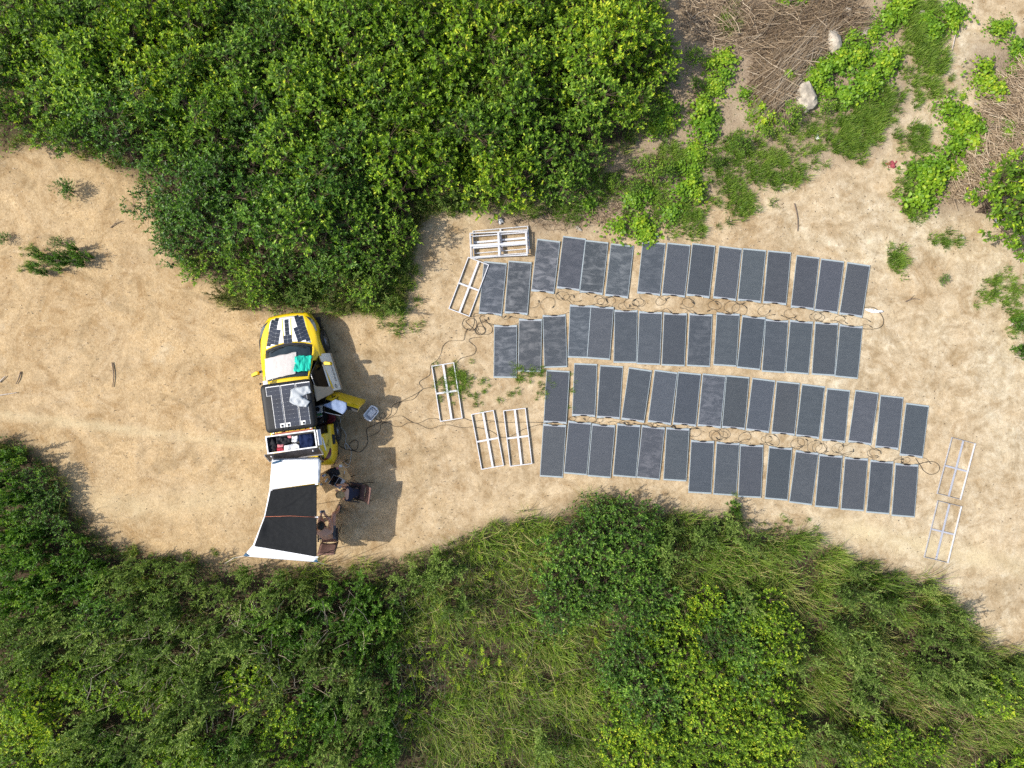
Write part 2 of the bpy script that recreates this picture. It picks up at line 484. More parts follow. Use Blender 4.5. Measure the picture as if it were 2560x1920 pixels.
    col = mix(math_('MULTIPLY', attr('pale'), ramp(big, (0.35, (0.1,)*3), (0.6, (0.9,)*3))), col, whit)
    col = mix(math_('MULTIPLY', ramp(big, (0.56, (0.0,)*3), (0.72, (0.75,)*3)), 0.7), col, whit)
    # scuffed brown patches and darker damp ground
    col = mix(math_('MULTIPLY', ramp(noise(1.1, 8, 0.7, dist=1.2), (0.50, (0.0,)*3), (0.66, (1.0,)*3)), 0.62), col, (0.266, 0.193, 0.104))
    gold = ramp(noise(0.8, 7, 0.68, dist=1.6), (0.36, (0.80, 0.74, 0.66)), (0.5, (1.0,)*3), (0.64, (1.13, 1.12, 1.10)))
    col = mix(1.0, col, gold, 'MULTIPLY')
    gold2 = ramp(noise(5.5, 7, 0.72, dist=0.8), (0.32, (0.82, 0.77, 0.70)), (0.5, (1.0,)*3), (0.68, (1.09, 1.09, 1.08)))
    col = mix(1.0, col, gold2, 'MULTIPLY')
    col = mix(attr('track'), col, (0.552, 0.462, 0.284))
    # fine grit and straw fibres
    col = mix(1.0, col, ramp(fine, (0.25, (0.70, 0.66, 0.62)), (0.5, (1.0,)*3), (0.75, (1.10, 1.11, 1.13))), 'MULTIPLY')
    col = mix(1.0, col, ramp(grit, (0.20, (0.74, 0.70, 0.66)), (0.42, (0.99,)*3), (0.8, (1.07,)*3)), 'MULTIPLY')
    brush = ramp(strk, (0.25, (0.115, 0.080, 0.050)), (0.5, (0.260, 0.198, 0.135)), (0.75, (0.42, 0.345, 0.255)))
    col = mix(attr('brush'), col, brush)
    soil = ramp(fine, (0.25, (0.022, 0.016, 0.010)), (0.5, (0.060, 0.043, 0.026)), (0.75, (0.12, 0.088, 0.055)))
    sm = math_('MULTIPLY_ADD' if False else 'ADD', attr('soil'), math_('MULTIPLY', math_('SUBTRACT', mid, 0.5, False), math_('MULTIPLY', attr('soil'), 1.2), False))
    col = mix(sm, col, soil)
    L(col, b.inputs['Base Color'])
    b.inputs['Roughness'].default_value = 0.95
    b.inputs['Specular IOR Level'].default_value = 0.15
    bp = nt.nodes.new('ShaderNodeBump'); bp.inputs['Strength'].default_value = 0.55; bp.inputs['Distance'].default_value = 0.03
    hsum = math_('ADD', math_('MULTIPLY', fine, 0.6, False), math_('MULTIPLY', mid, 1.2, False), False)
    L(hsum, bp.inputs['Height']); L(bp.outputs['Normal'], b.inputs['Normal'])
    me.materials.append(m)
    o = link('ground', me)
    o['kind'] = 'structure'
    return o
build_ground()

# ------------------------------------------------------------------ vegetation: prototypes
def nrm(a):
    return a/np.maximum(np.linalg.norm(a, axis=-1, keepdims=True), 1e-9)

def leaves_mesh(base, d, up, L, W, fold=0.25, round_=False):
    """folded leaves: base point, direction, upper side, length, width -> verts, triangles"""
    side = nrm(np.cross(d, up)); nn = nrm(np.cross(side, d))
    L = L[:, None]; W = W[:, None]
    tip = base + d*L - nn*L*0.10
    if round_:
        v = np.stack([base, base+d*L*0.25+side*W*0.45+nn*W*fold*0.4, base+d*L*0.68+side*W*0.42+nn*W*fold*0.3, tip,
                      base+d*L*0.68-side*W*0.42+nn*W*fold*0.3, base+d*L*0.25-side*W*0.45+nn*W*fold*0.4], 1)
        k = 6; tri = np.array([[0,1,2],[0,2,3],[0,3,4],[0,4,5]])
    else:
        mid = base + d*L*0.45
        v = np.stack([base, mid+side*W*0.5+nn*W*fold, tip, mid-side*W*0.5+nn*W*fold], 1)
        k = 4; tri = np.array([[0,1,2],[0,2,3]])
    n = len(base)
    f = (np.arange(n)[:, None, None]*k + tri[None]).reshape(-1, 3)
    return v.reshape(-1, 3), f, k

class Soup:
    """triangle soup with a per-point tint"""
    def __init__(self): self.V = []; self.F = []; self.T = []; self.n = 0
    def add(self, v, f, t):
        self.V.append(v); self.F.append(f+self.n); self.T.append(t); self.n += len(v)
    def arrays(self): return np.concatenate(self.V), np.concatenate(self.F), np.concatenate(self.T)

def soup_mesh(name, v, f, t, m):
    me = bpy.data.meshes.new(name)
    me.vertices.add(len(v)); me.vertices.foreach_set('co', v.astype(np.float32).ravel())
    me.loops.add(len(f)*3); me.loops.foreach_set('vertex_index', f.astype(np.int32).ravel())
    me.polygons.add(len(f))
    me.polygons.foreach_set('loop_start', np.arange(0, len(f)*3, 3, dtype=np.int32))
    me.update(calc_edges=True)
    a = me.attributes.new('tint', 'FLOAT', 'POINT'); a.data.foreach_set('value', np.clip(t, 0, 1).astype(np.float32))
    me.materials.append(m)
    return me

def rand_unit(r, n):
    return nrm(r.normal(size=(n, 3)))

def leafy(seed, R=0.9, Hh=1.7, tips=150, leaf=0.095, per=10, lobes=10, openness=1.1):
    """a woody shrub: lobes of twigs, each twig a rosette of leaves, paler at the growing tip"""
    r = np.random.default_rng(seed)
    lc = []
    for i in range(lobes):
        a = 2*math.pi*(i+r.uniform(-.4, .4))/lobes; q = R*(0.25+0.5*r.random()) if i else 0.0
        lc.append((q*math.cos(a), q*math.sin(a), Hh*(0.42+0.5*r.random()-0.18*q/R)))
    lc = np.array(lc); lr = R*(0.24+0.20*r.random(lobes)); lt = r.uniform(-0.17, 0.17, lobes)
    li = r.integers(0, lobes, tips)
    d = rand_unit(r, tips); d[:, 2] = np.abs(d[:, 2])*1.1-0.25; d = nrm(d)
    pos = lc[li] + d*lr[li][:, None]*r.uniform(0.65, 1.15, (tips, 1))
    pos[:, 2] = np.maximum(pos[:, 2], 0.12+0.1*r.random(tips))
    sd = nrm(d*0.7+np.array([0, 0, 0.55])+r.normal(size=(tips, 3))*0.25)
    sl = r.uniform(0.14, 0.34, tips)*openness
    S = Soup()
    n = tips*per
    tt = np.tile(np.linspace(0.1, 1.0, per), tips)
    sdr = np.repeat(sd, per, 0)
    base = np.repeat(pos, per, 0) + sdr*(tt*np.repeat(sl, per))[:, None]
    ra = nrm(np.cross(sdr, rand_unit(r, n)))
    ang = rad(78)-rad(48)*tt+r.normal(size=n)*0.22
    ld = nrm(sdr*np.cos(ang)[:, None]+ra*np.sin(ang)[:, None]+np.array([0, 0, 0.05]))
    up = nrm(sdr*0.6+np.array([0, 0, 0.9])+r.normal(size=(n, 3))*0.25)
    Ls = leaf*(1.15-0.5*tt)*r.uniform(0.7, 1.3, n)
    v, f, k = leaves_mesh(base, ld, up, Ls, Ls*r.uniform(0.42, 0.58, n))
    hrel = np.clip(base[:, 2]/Hh, 0, 1)
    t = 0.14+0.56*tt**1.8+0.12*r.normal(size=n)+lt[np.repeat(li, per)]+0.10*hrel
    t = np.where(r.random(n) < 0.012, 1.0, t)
    S.add(v, f, np.repeat(t, k))
    mb = MB()
    for c in lc:
        w = [Vector((0.04*r.normal(), 0.04*r.normal(), 0)), Vector((c[0]*0.35, c[1]*0.35, c[2]*0.5)), Vector(c)]
        mb.tube(catmull(w, 3), 0.022, 4, r1=0.009)
    for i in range(0, tips):
        mb.tube([Vector(lc[li[i]]), Vector(pos[i]), Vector(pos[i]+sd[i]*sl[i])], 0.006, 3, r1=0.003, cap=False)
    return S.arrays(), mb

def feathery(seed, shoots=26, length=1.35, lean=34, leaf=0.05, side=8):
    """upright wands with side twigs and small leaves, leaning outward"""
    r = np.random.default_rng(seed)
    S = Soup(); mb = MB()
    B = []; D = []; TT = []; SH = []
    for s in range(shoots):
        a = r.uniform(0, 2*math.pi); ti = rad(lean)*math.sqrt(r.random())*1.15
        Ls = length*r.uniform(0.6, 1.15)
        out = np.array([math.cos(a), math.sin(a), 0])
        p0 = out*r.uniform(0, 0.28)+np.array([r.normal()*0.08, r.normal()*0.08, 0])
        pts = []
        for k in range(9):
            t = k/8; bend = ti*(0.55+0.75*t*t)
            pts.append(p0.copy()); p0 = p0+(out*math.sin(bend)+np.array([0, 0, math.cos(bend)]))*Ls/8
        pts = np.array(pts); sh = r.normal()*0.15
        mb.tube([Vector(p) for p in pts], 0.009, 3, r1=0.003, cap=False)
        def strip(q, n, t0, t1):
            ts = np.linspace(0, 1, n)
            f_ = ts*(len(q)-1); i0 = np.minimum(f_.astype(int), len(q)-2); w = (f_-i0)[:, None]
            pp = q[i0]*(1-w)+q[i0+1]*w; dd = nrm(q[i0+1]-q[i0])
            B.append(pp); D.append(dd); TT.append(t0+(t1-t0)*ts); SH.append(np.full(n, sh))
        strip(pts[2:], 80, 0.25, 1.0)
        for k in range(side):
            t = r.uniform(0.28, 0.92); i = int(t*8); dd = nrm(pts[min(i+1, 8)]-pts[max(i-1, 0)])
            ax = nrm(dd*0.8+rand_unit(r, 1)[0]*0.75); l2 = Ls*r.uniform(0.07, 0.16)
            q = np.array([pts[i]+ax*l2*u+np.array([0, 0, 0.08*l2*u*u]) for u in (0, .35, .7, 1)])
            mb.tube([Vector(p) for p in q], 0.004, 3, r1=0.002, cap=False)
            strip(q, 16, 0.35, 0.9)
    B = np.concatenate(B); D = np.concatenate(D); TT = np.concatenate(TT); SH = np.concatenate(SH); n = len(B)
    ra = nrm(np.cross(D, rand_unit(r, n)))
    ang = rad(42)+r.normal(size=n)*0.2-rad(14)*TT
    ld = nrm(D*np.cos(ang)[:, None]+ra*np.sin(ang)[:, None])
    up = nrm(D+np.array([0, 0, 0.6])+r.normal(size=(n, 3))*0.3)
    Ls = leaf*r.uniform(0.6, 1.3, n)*(1.15-0.45*TT)
    v, f, k = leaves_mesh(B, ld, up, Ls, Ls*0.34)
    S.add(v, f, np.repeat(0.20+0.42*TT+SH+0.12*r.normal(size=n), k))
    return S.arrays(), mb

def blades(seed, n=60, length=0.8, spread=0.12, lean=0.9, width=0.010, dry=0.12, seg=4, tint=0.42):
    r = np.random.default_rng(seed)
    a = r.uniform(0, 2*math.pi, n); out = np.stack([np.cos(a), np.sin(a), np.zeros(n)], 1)
    base = out*(spread*np.sqrt(r.random(n)))[:, None]
    az = a+r.normal(size=n)*1.3; out2 = np.stack([np.cos(az), np.sin(az), np.zeros(n)], 1)
    L = length*r.uniform(0.45, 1.15, n); le = lean*np.sqrt(r.random(n))
    side = np.stack([-np.sin(az), np.cos(az), np.zeros(n)], 1)
    rows = []
    p = base.copy()
    for k in range(seg+1):
        t = k/seg; b = le*(0.25+1.45*t)
        w = width*r.uniform(0.8, 1.2, n)*(1-t**1.6)+0.0006
        rows += [p+side*w[:, None], p-side*w[:, None]]
        p = p+(out2*np.sin(b)[:, None]+np.array([0, 0, 1.0])*np.cos(b)[:, None])*(L/seg)[:, None]
    v = np.stack(rows, 1); k2 = 2*(seg+1)
    tri = []
    for k in range(seg):
        tri += [[2*k, 2*k+1, 2*k+3], [2*k, 2*k+3, 2*k+2]]
    f = (np.arange(n)[:, None, None]*k2+np.array(tri)[None]).reshape(-1, 3)
    t = tint+0.16*r.normal(size=n); t = np.where(r.random(n) < dry, r.uniform(0.84, 1.0, n), np.clip(t, 0, 0.72))
    return v.reshape(-1, 3), f, np.repeat(t, k2)

def vine(seed, R=0.62, n=300, leaf=0.108, Hh=0.24):
    """a low heap of creeper with round leaves"""
    r = np.random.default_rng(seed)
    a = r.uniform(0, 2*math.pi, n); q = np.abs(r.normal(size=n))*0.52
    wob = 1+0.25*np.sin(a*3+seed)+0.15*np.sin(a*5+2*seed)
    x = R*q*np.cos(a)*wob; y = R*q*np.sin(a)*wob
    z = Hh*np.clip(1-q**2, 0, 1)*(0.5+0.7*r.random(n))+0.04+0.10*r.random(n)
    base = np.stack([x, y, z], 1)
    d = rand_unit(r, n); d[:, 2] *= 0.3; d = nrm(d)
    up = nrm(np.stack([np.cos(a)*q*0.5, np.sin(a)*q*0.5, np.ones(n)], 1)+r.normal(size=(n, 3))*0.38)
    L = leaf*r.uniform(0.55, 1.25, n)
    v, f, k = leaves_mesh(base, d, up, L, L*0.95, 0.12, True)
    mb = MB()
    for i in range(14):
        an = r.uniform(0, 6.28); e = R*r.uniform(0.6, 1.05)
        mb.tube(catmull([Vector((0, 0, 0.02)), Vector((e*.5*math.cos(an+.3), e*.5*math.sin(an+.3), Hh*.6)), Vector((e*math.cos(an), e*math.sin(an), 0.05))], 3), 0.006, 3, cap=False)
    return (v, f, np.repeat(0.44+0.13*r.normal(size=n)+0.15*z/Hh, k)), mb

def herb(seed, stems=11, length=0.85, leaf=0.085):
    """upright soft stems with pale lance-shaped leaves"""
    r = np.random.default_rng(seed); B = []; D = []; TT = []; mb = MB()
    for s in range(stems):
        a = r.uniform(0, 6.28); ti = rad(30)*r.random(); out = np.array([math.cos(a), math.sin(a), 0])
        p0 = out*r.uniform(0, .35); L = length*r.uniform(.6, 1.15)
        d = out*math.sin(ti)+np.array([0, 0, math.cos(ti)])
        mb.tube([Vector(p0), Vector(p0+d*L)], 0.007, 3, r1=0.003, cap=False)
        t = np.linspace(0.25, 1, 22)
        B.append(p0+d*(L*t)[:, None]); D.append(np.repeat(d[None], 22, 0)); TT.append(t)
    B = np.concatenate(B); D = np.concatenate(D); TT = np.concatenate(TT); n = len(B)
    ra = nrm(np.cross(D, rand_unit(r, n))); ang = rad(75)-rad(40)*TT**2
    ld = nrm(D*np.cos(ang)[:, None]+ra*np.sin(ang)[:, None]); up = nrm(D+r.normal(size=(n, 3))*0.2)
    L = leaf*(1.2-0.5*TT)*r.uniform(.7, 1.2, n)
    v, f, k = leaves_mesh(B, ld, up, L, L*0.36)
    return (v, f, np.repeat(0.30+0.45*TT+0.1*r.normal(size=n), k)), mb

class Plant:
    """one prototype: leaf mesh and stem mesh, shared by every copy"""
    def __init__(self, name, made, m, leafname='foliage'):
        (v, f, t), mb = made
        self.name = name; self.leafname = leafname
        self.leaf = soup_mesh(name+'_leaves', v, f, t, m)
        self.stem = bpy.data.meshes.new(name+'_stems')
        self.stem.from_pydata(mb.v, [], mb.f); self.stem.materials.append(M['bark'])
    def place(self, x, y, s, rz, label, group=None, cat='shrub', sz=None, tilt=(0, 0), z=-0.02):
        t = thing(self.name, label, cat, (x, y, z), rz, group)
        t.rotation_euler = (tilt[0], tilt[1], rz)
        t.scale = (s, s, s if sz is None else sz)
        link(self.leafname, self.leaf, t); link('stem', self.stem, t)
        return t

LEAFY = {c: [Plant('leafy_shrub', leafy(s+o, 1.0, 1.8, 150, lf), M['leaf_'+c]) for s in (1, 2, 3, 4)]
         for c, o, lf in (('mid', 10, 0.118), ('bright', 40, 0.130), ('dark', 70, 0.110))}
FEATH = [Plant('wispy_shrub', feathery(s, 10, 2.2, 17, 0.088, 11), M['leaf_feather']) for s in (5, 6, 7, 8)]
FEATHB = [Plant('wispy_shrub', feathery(s, 20, 1.5, 30, 0.065, 7), M['leaf_brown']) for s in (25, 26)]
FEATHD = [Plant('wispy_shrub', feathery(s, 13, 1.75, 20, 0.092, 10), M['leaf_dark']) for s in (15, 16, 17)]
HERB = [Plant('leafy_herb', herb(s), M['leaf_bright']) for s in (21, 22, 23)]
VINE = [Plant('creeper', vine(s), M['leaf_vine']) for s in (31, 32, 33, 34, 35)]

def scatter(poly, dmin, n, inset=0.0, tries=60):
    lo = poly.min(0); hi = poly.max(0)
    lim = np.array([17.6, 13.4])
    lo = np.maximum(lo, -lim); hi = np.minimum(hi, lim)
    out = []
    cand = rng.uniform(lo, hi, (n*tries, 2))
    cand = cand[in_poly(cand, poly)]
    if inset: cand = cand[poly_dist(cand, poly) > inset]
    for p in cand:
        if len(out) >= n: break
        if all((p[0]-q[0])**2+(p[1]-q[1])**2 > dmin*dmin for q in out): out.append(p)
    return np.array(out)

def px_of(x, y, z=0):
    s = FPX/(H-z)
    return (1280+x*s)/1.1573, (960-y*s)/1.1573      # in the 2212-wide frame

# the big thicket along the north side
LOOK = {'mid': 'mid green', 'bright': 'bright yellow green', 'dark': 'dark green'}
def where_T(u, v):
    if v > 540: return 'just in front of the car bonnet'
    if u < 300: return 'at the left end of the top thicket' if v < 200 else 'at the top thicket rim over the left sand'
    if v > 330 and u < 900: return 'on the thicket bulge left of the frames' if u > 600 else 'on the left flank of the bulge above the car'
    if u > 1180: return 'at the top thicket\'s right end by the dirt' if v > 180 else 'at the top right corner of the thicket'
    if v > 260: return 'on the top thicket rim above the stacked frames' if u > 900 else 'in the middle of the top thicket'
    return 'along the top edge above the car' if u < 700 else 'along the top edge above the panels'
pts = scatter(T_poly, 0.78, 260, 0.42)
for x, y in pts:
    u, v = px_of(x, y, 1.2)
    edge = poly_dist(np.array([[x, y]]), T_poly)[0]
    nz = mnoise.noise(Vector((x*0.45, y*0.45, 3.0)))
    k = 0.5*(u > 850)+0.35*(v < 230)-0.55*(180 < u < 800 and v > 280)+1.1*nz-0.15*(u < 300)
    c = 'bright' if k > 0.42 else ('dark' if k < -0.42 else 'mid')
    s = (0.62+0.42*min(edge/1.6, 1))*random.uniform(0.85, 1.2)
    if v > 560: s *= 0.8
    if v > 610 and 530 < u < 720: s *= 0.62
    random.choice(LEAFY[c]).place(x, y, s*0.95, random.uniform(0, 6.28), f'{LOOK[c]} leafy shrub {where_T(u, v)}', f'{LOOK[c]} leafy shrubs {where_T(u, v)}',
        sz=s*random.uniform(0.75, 1.25)*1.08, tilt=(random.gauss(0, .10), random.gauss(0, .10)))

# wispy growth on the thicket's rim above the car
rim = poly_np([(600,610),(860,560),(900,440),(980,440),(905,470),(885,600),(850,672),(720,676),(690,648),(560,648),(520,664),(470,650),(480,625)], 0.3)
for x, y in scatter(rim, 0.42, 34):
    random.choice(FEATH[:1]+FEATHB).place(x, y, random.uniform(0.40, 0.68), random.uniform(0, 6.28),
        'brownish wispy shrub on the rim of the top thicket between car and panels', 'wispy shrubs on the rim of the top thicket')

# the scrub along the south side
SORT = {'f': ('grey green wispy', 'shrub'), 'd': ('dark green small leaved', 'shrub'), 'b': ('bright yellow green leafy', 'shrub'), 'k': ('glossy dark leafy', 'shrub'), 'h': ('pale green upright', 'herb')}
def where_B(u, v):
    if v < 1270: return 'at the left edge by the sand' if u < 260 else ('on the scrub rim below the tent' if u < 800 else ('on the scrub rim below the white frames' if u < 1180 else ('just below the bottom panel row' if u < 1660 else 'on the scrub rim right of the panels')))
    if v < 1450: return 'in the bottom scrub at far left' if u < 320 else ('in the scrub straight below the tent' if u < 850 else ('in the grassy scrub below the white frames' if u < 1250 else ('in the scrub below the bottom panel row' if u < 1700 else 'in the scrub at the right by the sand')))
    return 'in the bottom left corner' if u < 420 else ('along the bottom edge below the tent' if u < 850 else ('along the bottom edge among the grass' if u < 1280 else ('along the bottom edge below the panels' if u < 1750 else 'in the bottom right corner')))
def kind_B(u, v):
    nz = mnoise.noise(Vector((u*0.006, v*0.006, 8.0)))
    if u < 250 and v < 1330: return 'd' if nz > -0.2 else 'k'
    if u < 640:
        if v > 1440 and nz > 0.0: return 'b'
        return 'f' if nz > -0.35 else 'd'
    if u < 860: return 'd' if nz > 0.05 else 'f'
    if 1190 < u < 1420 and v < 1330: return 'k'
    if u < 1010 and v < 1300: return 'h' if nz > 0.15 else 'f'
    if u < 1320: return 'h' if nz > -0.2 else ('f' if nz < -0.45 else 'g')
    if u < 1700 and v > 1290: return 'b' if nz > -0.22 else 'k'
    if u > 1850 and v > 1500 and nz > -0.1: return 'b'
    if u > 1900: return 'f' if nz > -0.05 else 'g'
    return 'g' if nz > 0.05 else ('f' if nz > -0.3 else 'h')
pts = scatter(B_poly, 0.60, 420, 0.25)
grass_spots = []
cntB = {}
for x, y in pts:
    u, v = px_of(x, y, 0.8)
    k = kind_B(u, v)
    if k == 'g':
        grass_spots.append((x, y)); continue
    edge = poly_dist(np.array([[x, y]]), B_poly)[0]
    e = 0.6+0.4*min(edge/1.2, 1)
    sa, sb = SORT[k]; lb = f'{sa} {sb} {where_B(u, v)}'; gp = f'{sa} {sb}s {where_B(u, v)}'
    lean_out = (0.0, 0.0)
    rz = random.uniform(0, 6.28)
    if k == 'f': random.choice(FEATH).place(x, y, e*random.uniform(0.75, 1.1), rz, lb, gp)
    elif k == 'd': random.choice(FEATHD).place(x, y, e*random.uniform(0.75, 1.1), rz, lb, gp)
    elif k == 'b': random.choice(LEAFY['bright']).place(x, y, e*random.uniform(0.5, 0.8), rz, lb, gp, sz=e*random.uniform(0.5, 0.8))
    elif k == 'k': random.choice(LEAFY['dark']).place(x, y, e*random.uniform(0.6, 0.9), rz, lb, gp, sz=e*random.uniform(0.6, 0.95))
    else:
        random.choice(HERB).place(x, y, e*random.uniform(0.6, 1.05), rz, lb, gp, cat='herb'); grass_spots.append((x, y))

# plants that stand apart and can be named one by one
def spot(u, v, z=0.3): return Q(u, v, z)
for (u, v, s) in ((78, 550, 0.40), (98, 560, 0.42), (118, 556, 0.44), (140, 562, 0.44), (160, 548, 0.46), (172, 566, 0.42), (150, 540, 0.40), (76, 578, 0.34), (92, 588, 0.30), (120, 580, 0.30), (186, 556, 0.34)):
    x, y = spot(u, v)
    random.choice(FEATHD).place(x, y, s, random.uniform(0, 6.28), 'low dark green shrub alone on the sand at far left', 'clump of low shrub alone on the sand at left')
singles = [
    (LEAFY['dark'][0], 148, 410, 0.36, 'small dark leafy sapling on the sand above the lone left shrub', 'sapling'),
    (LEAFY['dark'][1], 122, 522, 0.22, 'tiny broad leaved sapling touching the top of the lone left shrub', 'sapling'),
    (LEAFY['dark'][2], 3, 515, 0.22, 'small sapling at the left edge of the sand', 'sapling'),
    (LEAFY['bright'][1], 2130, 452, 1.25, 'large round yellow green bush at the right edge beside the dry brush', 'bush'),
    (LEAFY['bright'][2], 2195, 478, 1.1, 'yellow green bush cut by the right edge of the picture', 'bush'),
    (LEAFY['bright'][0], 2168, 412, 0.95, 'yellow green bush behind the large round one at the right edge', 'bush'),
    (HERB[0], 1958, 598, 0.30, 'bright green seedling on the sand right of the top panel row', 'seedling'),
    (LEAFY['dark'][3], 2042, 604, 0.18, 'small round dark green plant on the sand right of the panels', 'seedling'),
    (VINE[0], 1272, 438, 0.65, 'bright green clump of round leaves above the stacked frames', 'creeper'),
    (VINE[1], 1238, 372, 0.75, 'bright creeper at the foot of the top thicket beside the blue plastic', 'creeper'),
    (FEATHD[1], 1585, 1095, 0.42, 'small feathery bush touching the lower edge of the bottom panel row', 'bush'),
    (FEATHD[0], 2196, 700, 0.75, 'feathery bush at the right edge beside the bare sand', 'bush'),
    (FEATHD[2], 2208, 760, 0.70, 'dark feathery bush at the right edge below its neighbour', 'bush'),
]
for pl, u, v, s, lb, cat in singles:
    x, y = spot(u, v, 0.25)
    pl.place(x, y, s, random.uniform(0, 6.28), lb, cat=cat)

# creepers over the dirt in the north-east
vine_spots = []
def chain(pts_, n, spread, s0, s1, lab):
    q = catmull([Vector((u, v, 0)) for u, v in pts_], 8)
    for i in range(n):
        p = q[int((i+random.random())/n*(len(q)-1))]
        vine_spots.append((p.x+random.gauss(0, spread), p.y+random.gauss(0, spread), random.uniform(s0, s1), lab))
chain([(1555,125),(1560,170),(1520,215),(1530,280),(1480,310)], 13, 13, 0.55, 0.9, 'right of the top thicket beside the dry stems')
chain([(1600,200),(1650,225),(1640,260),(1680,250)], 6, 9, 0.45, 0.7, 'between the dry stems and the left boulder')
chain([(1440,210),(1450,260),(1420,310)], 6, 14, 0.5, 0.8, "at the foot of the top thicket's right end")
chain([(1480,340),(1500,385),(1455,405)], 7, 14, 0.5, 0.85, 'on the slope above the top panel row')
chain([(1370,410),(1350,470),(1400,505),(1430,450)], 9, 14, 0.5, 0.85, 'touching the middle of the top panel row')
chain([(1740,175),(1790,150),(1840,135),(1885,110)], 12, 15, 0.6, 0.95, 'on the band just right of the large boulder')
chain([(1780,200),(1840,190),(1900,150),(1930,120)], 11, 16, 0.6, 0.95, 'in the middle of the creeper band at upper right')
chain([(1850,95),(1900,50),(1930,10),(1960,-10)], 8, 11, 0.5, 0.8, 'at the top end of the creeper band')
chain([(1960,15),(2010,40),(2040,75),(2080,20)], 9, 22, 0.5, 0.85, 'along the top edge at upper right')
chain([(2060,240),(2100,270),(2080,310),(2030,350),(2010,400),(1985,430)], 18, 16, 0.6, 0.95, 'in the long patch beside the right dry brush')
chain([(2120,150),(2130,180),(2170,215),(2180,130),(2205,100)], 10, 14, 0.5, 0.8, 'by the right edge above the long patch')
chain([(2150,60),(2185,55)], 4, 8, 0.45, 0.65, 'in the top right corner')
chain([(2170,270),(2195,300)], 4, 10, 0.45, 0.65, 'at the right edge beside the dry brush')
chain([(1690,15),(1720,10)], 3, 8, 0.4, 0.6, 'alone at the top among the dry stems')
chain([(2010,155),(2110,210)], 2, 5, 0.25, 0.35, 'sprouting alone on the bare dirt')
for (u, v, s, lab) in vine_spots:
    x, y = Q(u, v, 0.15)
    random.choice(VINE).place(x, y, s, random.uniform(0, 6.28), 'bright green creeper clump '+lab,
        'creeper clumps '+lab, cat='creeper', sz=s*random.uniform(0.8, 1.5), tilt=(random.gauss(0, .08), random.gauss(0, .08)))
# leafy weeds between the thicket's foot and the top row of panels
for (u, v) in ((1480,150),(1500,180),(1470,240),(1440,180),(1400,240),(1490,120),(1380,340),(1420,350),(1440,370),(1330,395),(1360,420),(1600,300),(1625,330),(1545,345),(1660,300),(1700,260),(1790,230),(1130,405),(1165,415),(1200,400),(1095,400),(1290,375),(1320,350),(1030,405),(985,395),(1345,300),(1385,330),(1410,380),(1000,430),(1060,435)):
    x, y = Q(u+random.gauss(0, 6), v+random.gauss(0, 6), 0.2)
    random.choice(LEAFY['mid']+HERB).place(x, y, random.uniform(0.25, 0.42), random.uniform(0, 6.28),
        'low leafy weed at the foot of the top thicket above the panels', 'weeds at the foot of the top thicket', cat='weed')

# ---- grass, straw and litter: nobody could count these
def field(name, spots, protos, smin, smax, m, label=None, z=0.0, tiltf=0.0):
    V = []; F = []; T = []; n = 0
    for x, y in spots:
        v, f, t = protos[rng.integers(len(protos))]
        s = rng.uniform(smin, smax); a = rng.uniform(0, 6.283); ca, sa = math.cos(a)*s, math.sin(a)*s
        w = np.stack([v[:, 0]*ca-v[:, 1]*sa+x, v[:, 0]*sa+v[:, 1]*ca+y, v[:, 2]*s+z], 1)
        V.append(w); F.append(f+n); T.append(np.where(t < 0.8, np.clip(t+rng.normal()*0.12+0.22*mnoise.noise(Vector((x*0.7, y*0.7, 7.0))), 0, 0.78), t)); n += len(v)
    o = link(name, soup_mesh(name, np.concatenate(V), np.concatenate(F), np.concatenate(T), m))
    o['kind'] = 'stuff'
    if label: o['label'] = label
    return o

tall = [blades(s, 64, 0.90, 0.34, 0.95, 0.0085, 0.11, 5, 0.48) for s in (1, 2, 3, 4, 14)]
thick = [blades(s, 60, 0.95, 0.16, 0.85, 0.010, 0.08, 5, 0.5) for s in (1, 2, 3)]
mid_g = [blades(s, 46, 0.50, 0.13, 0.95, 0.007, 0.22) for s in (5, 6, 7)]
low_g = [blades(s, 36, 0.24, 0.13, 1.1, 0.008, 0.08, 3, 0.54) for s in (8, 9, 10)]
dry_g = [blades(s, 50, 0.55, 0.16, 1.1, 0.006, 0.0, 3, 0.5) for s in (11, 12, 13)]

g_spots = list(grass_spots)
gp = scatter(B_poly, 0.27, 1500, 0.05, 8)
for x, y in gp:
    u, v = px_of(x, y, 0.3)
    if (860 < u < 1330) or u > 1400 and v < 1480 or u > 1650 or 240 < u < 420 and v < 1340:
        if rng.random() < 0.50+0.75*mnoise.noise(Vector((x*0.8, y*0.8, 2.0))): g_spots.append((x, y))
    elif rng.random() < 0.12: g_spots.append((x, y))
def leaf_cover(name, poly, n, hmax, m, label, leaf=0.07, inset=-0.05, tint=0.40):
    lo = np.maximum(poly.min(0), [-17.6, -13.4]); hi = np.minimum(poly.max(0), [17.6, 13.4])
    p = rng.uniform(lo, hi, (n*2, 2)); p = p[in_poly(p, poly)]
    p = p[poly_dist(p, poly) > inset][:n]; k0 = len(p)
    z = hmax*rng.random(k0)**1.5*np.clip(0.25+poly_dist(p, poly), 0.2, 1)+0.04
    d = rand_unit(rng, k0); d[:, 2] *= 0.5; up = nrm(np.array([0, 0, 1.0])+rng.normal(size=(k0, 3))*0.5); L = leaf*rng.uniform(0.5, 1.4, k0)
    v, f, k = leaves_mesh(np.concatenate([p, z[:, None]], 1), nrm(d), up, L, L*0.42)
    clump = np.array([mnoise.noise(Vector((a*0.9, b*0.9, 4.4))) for a, b in p])
    o = link(name, soup_mesh(name, v, f, np.repeat(tint+0.16*rng.normal(size=k0)+0.25*clump, k), m)); o['kind'] = 'stuff'; o['label'] = label
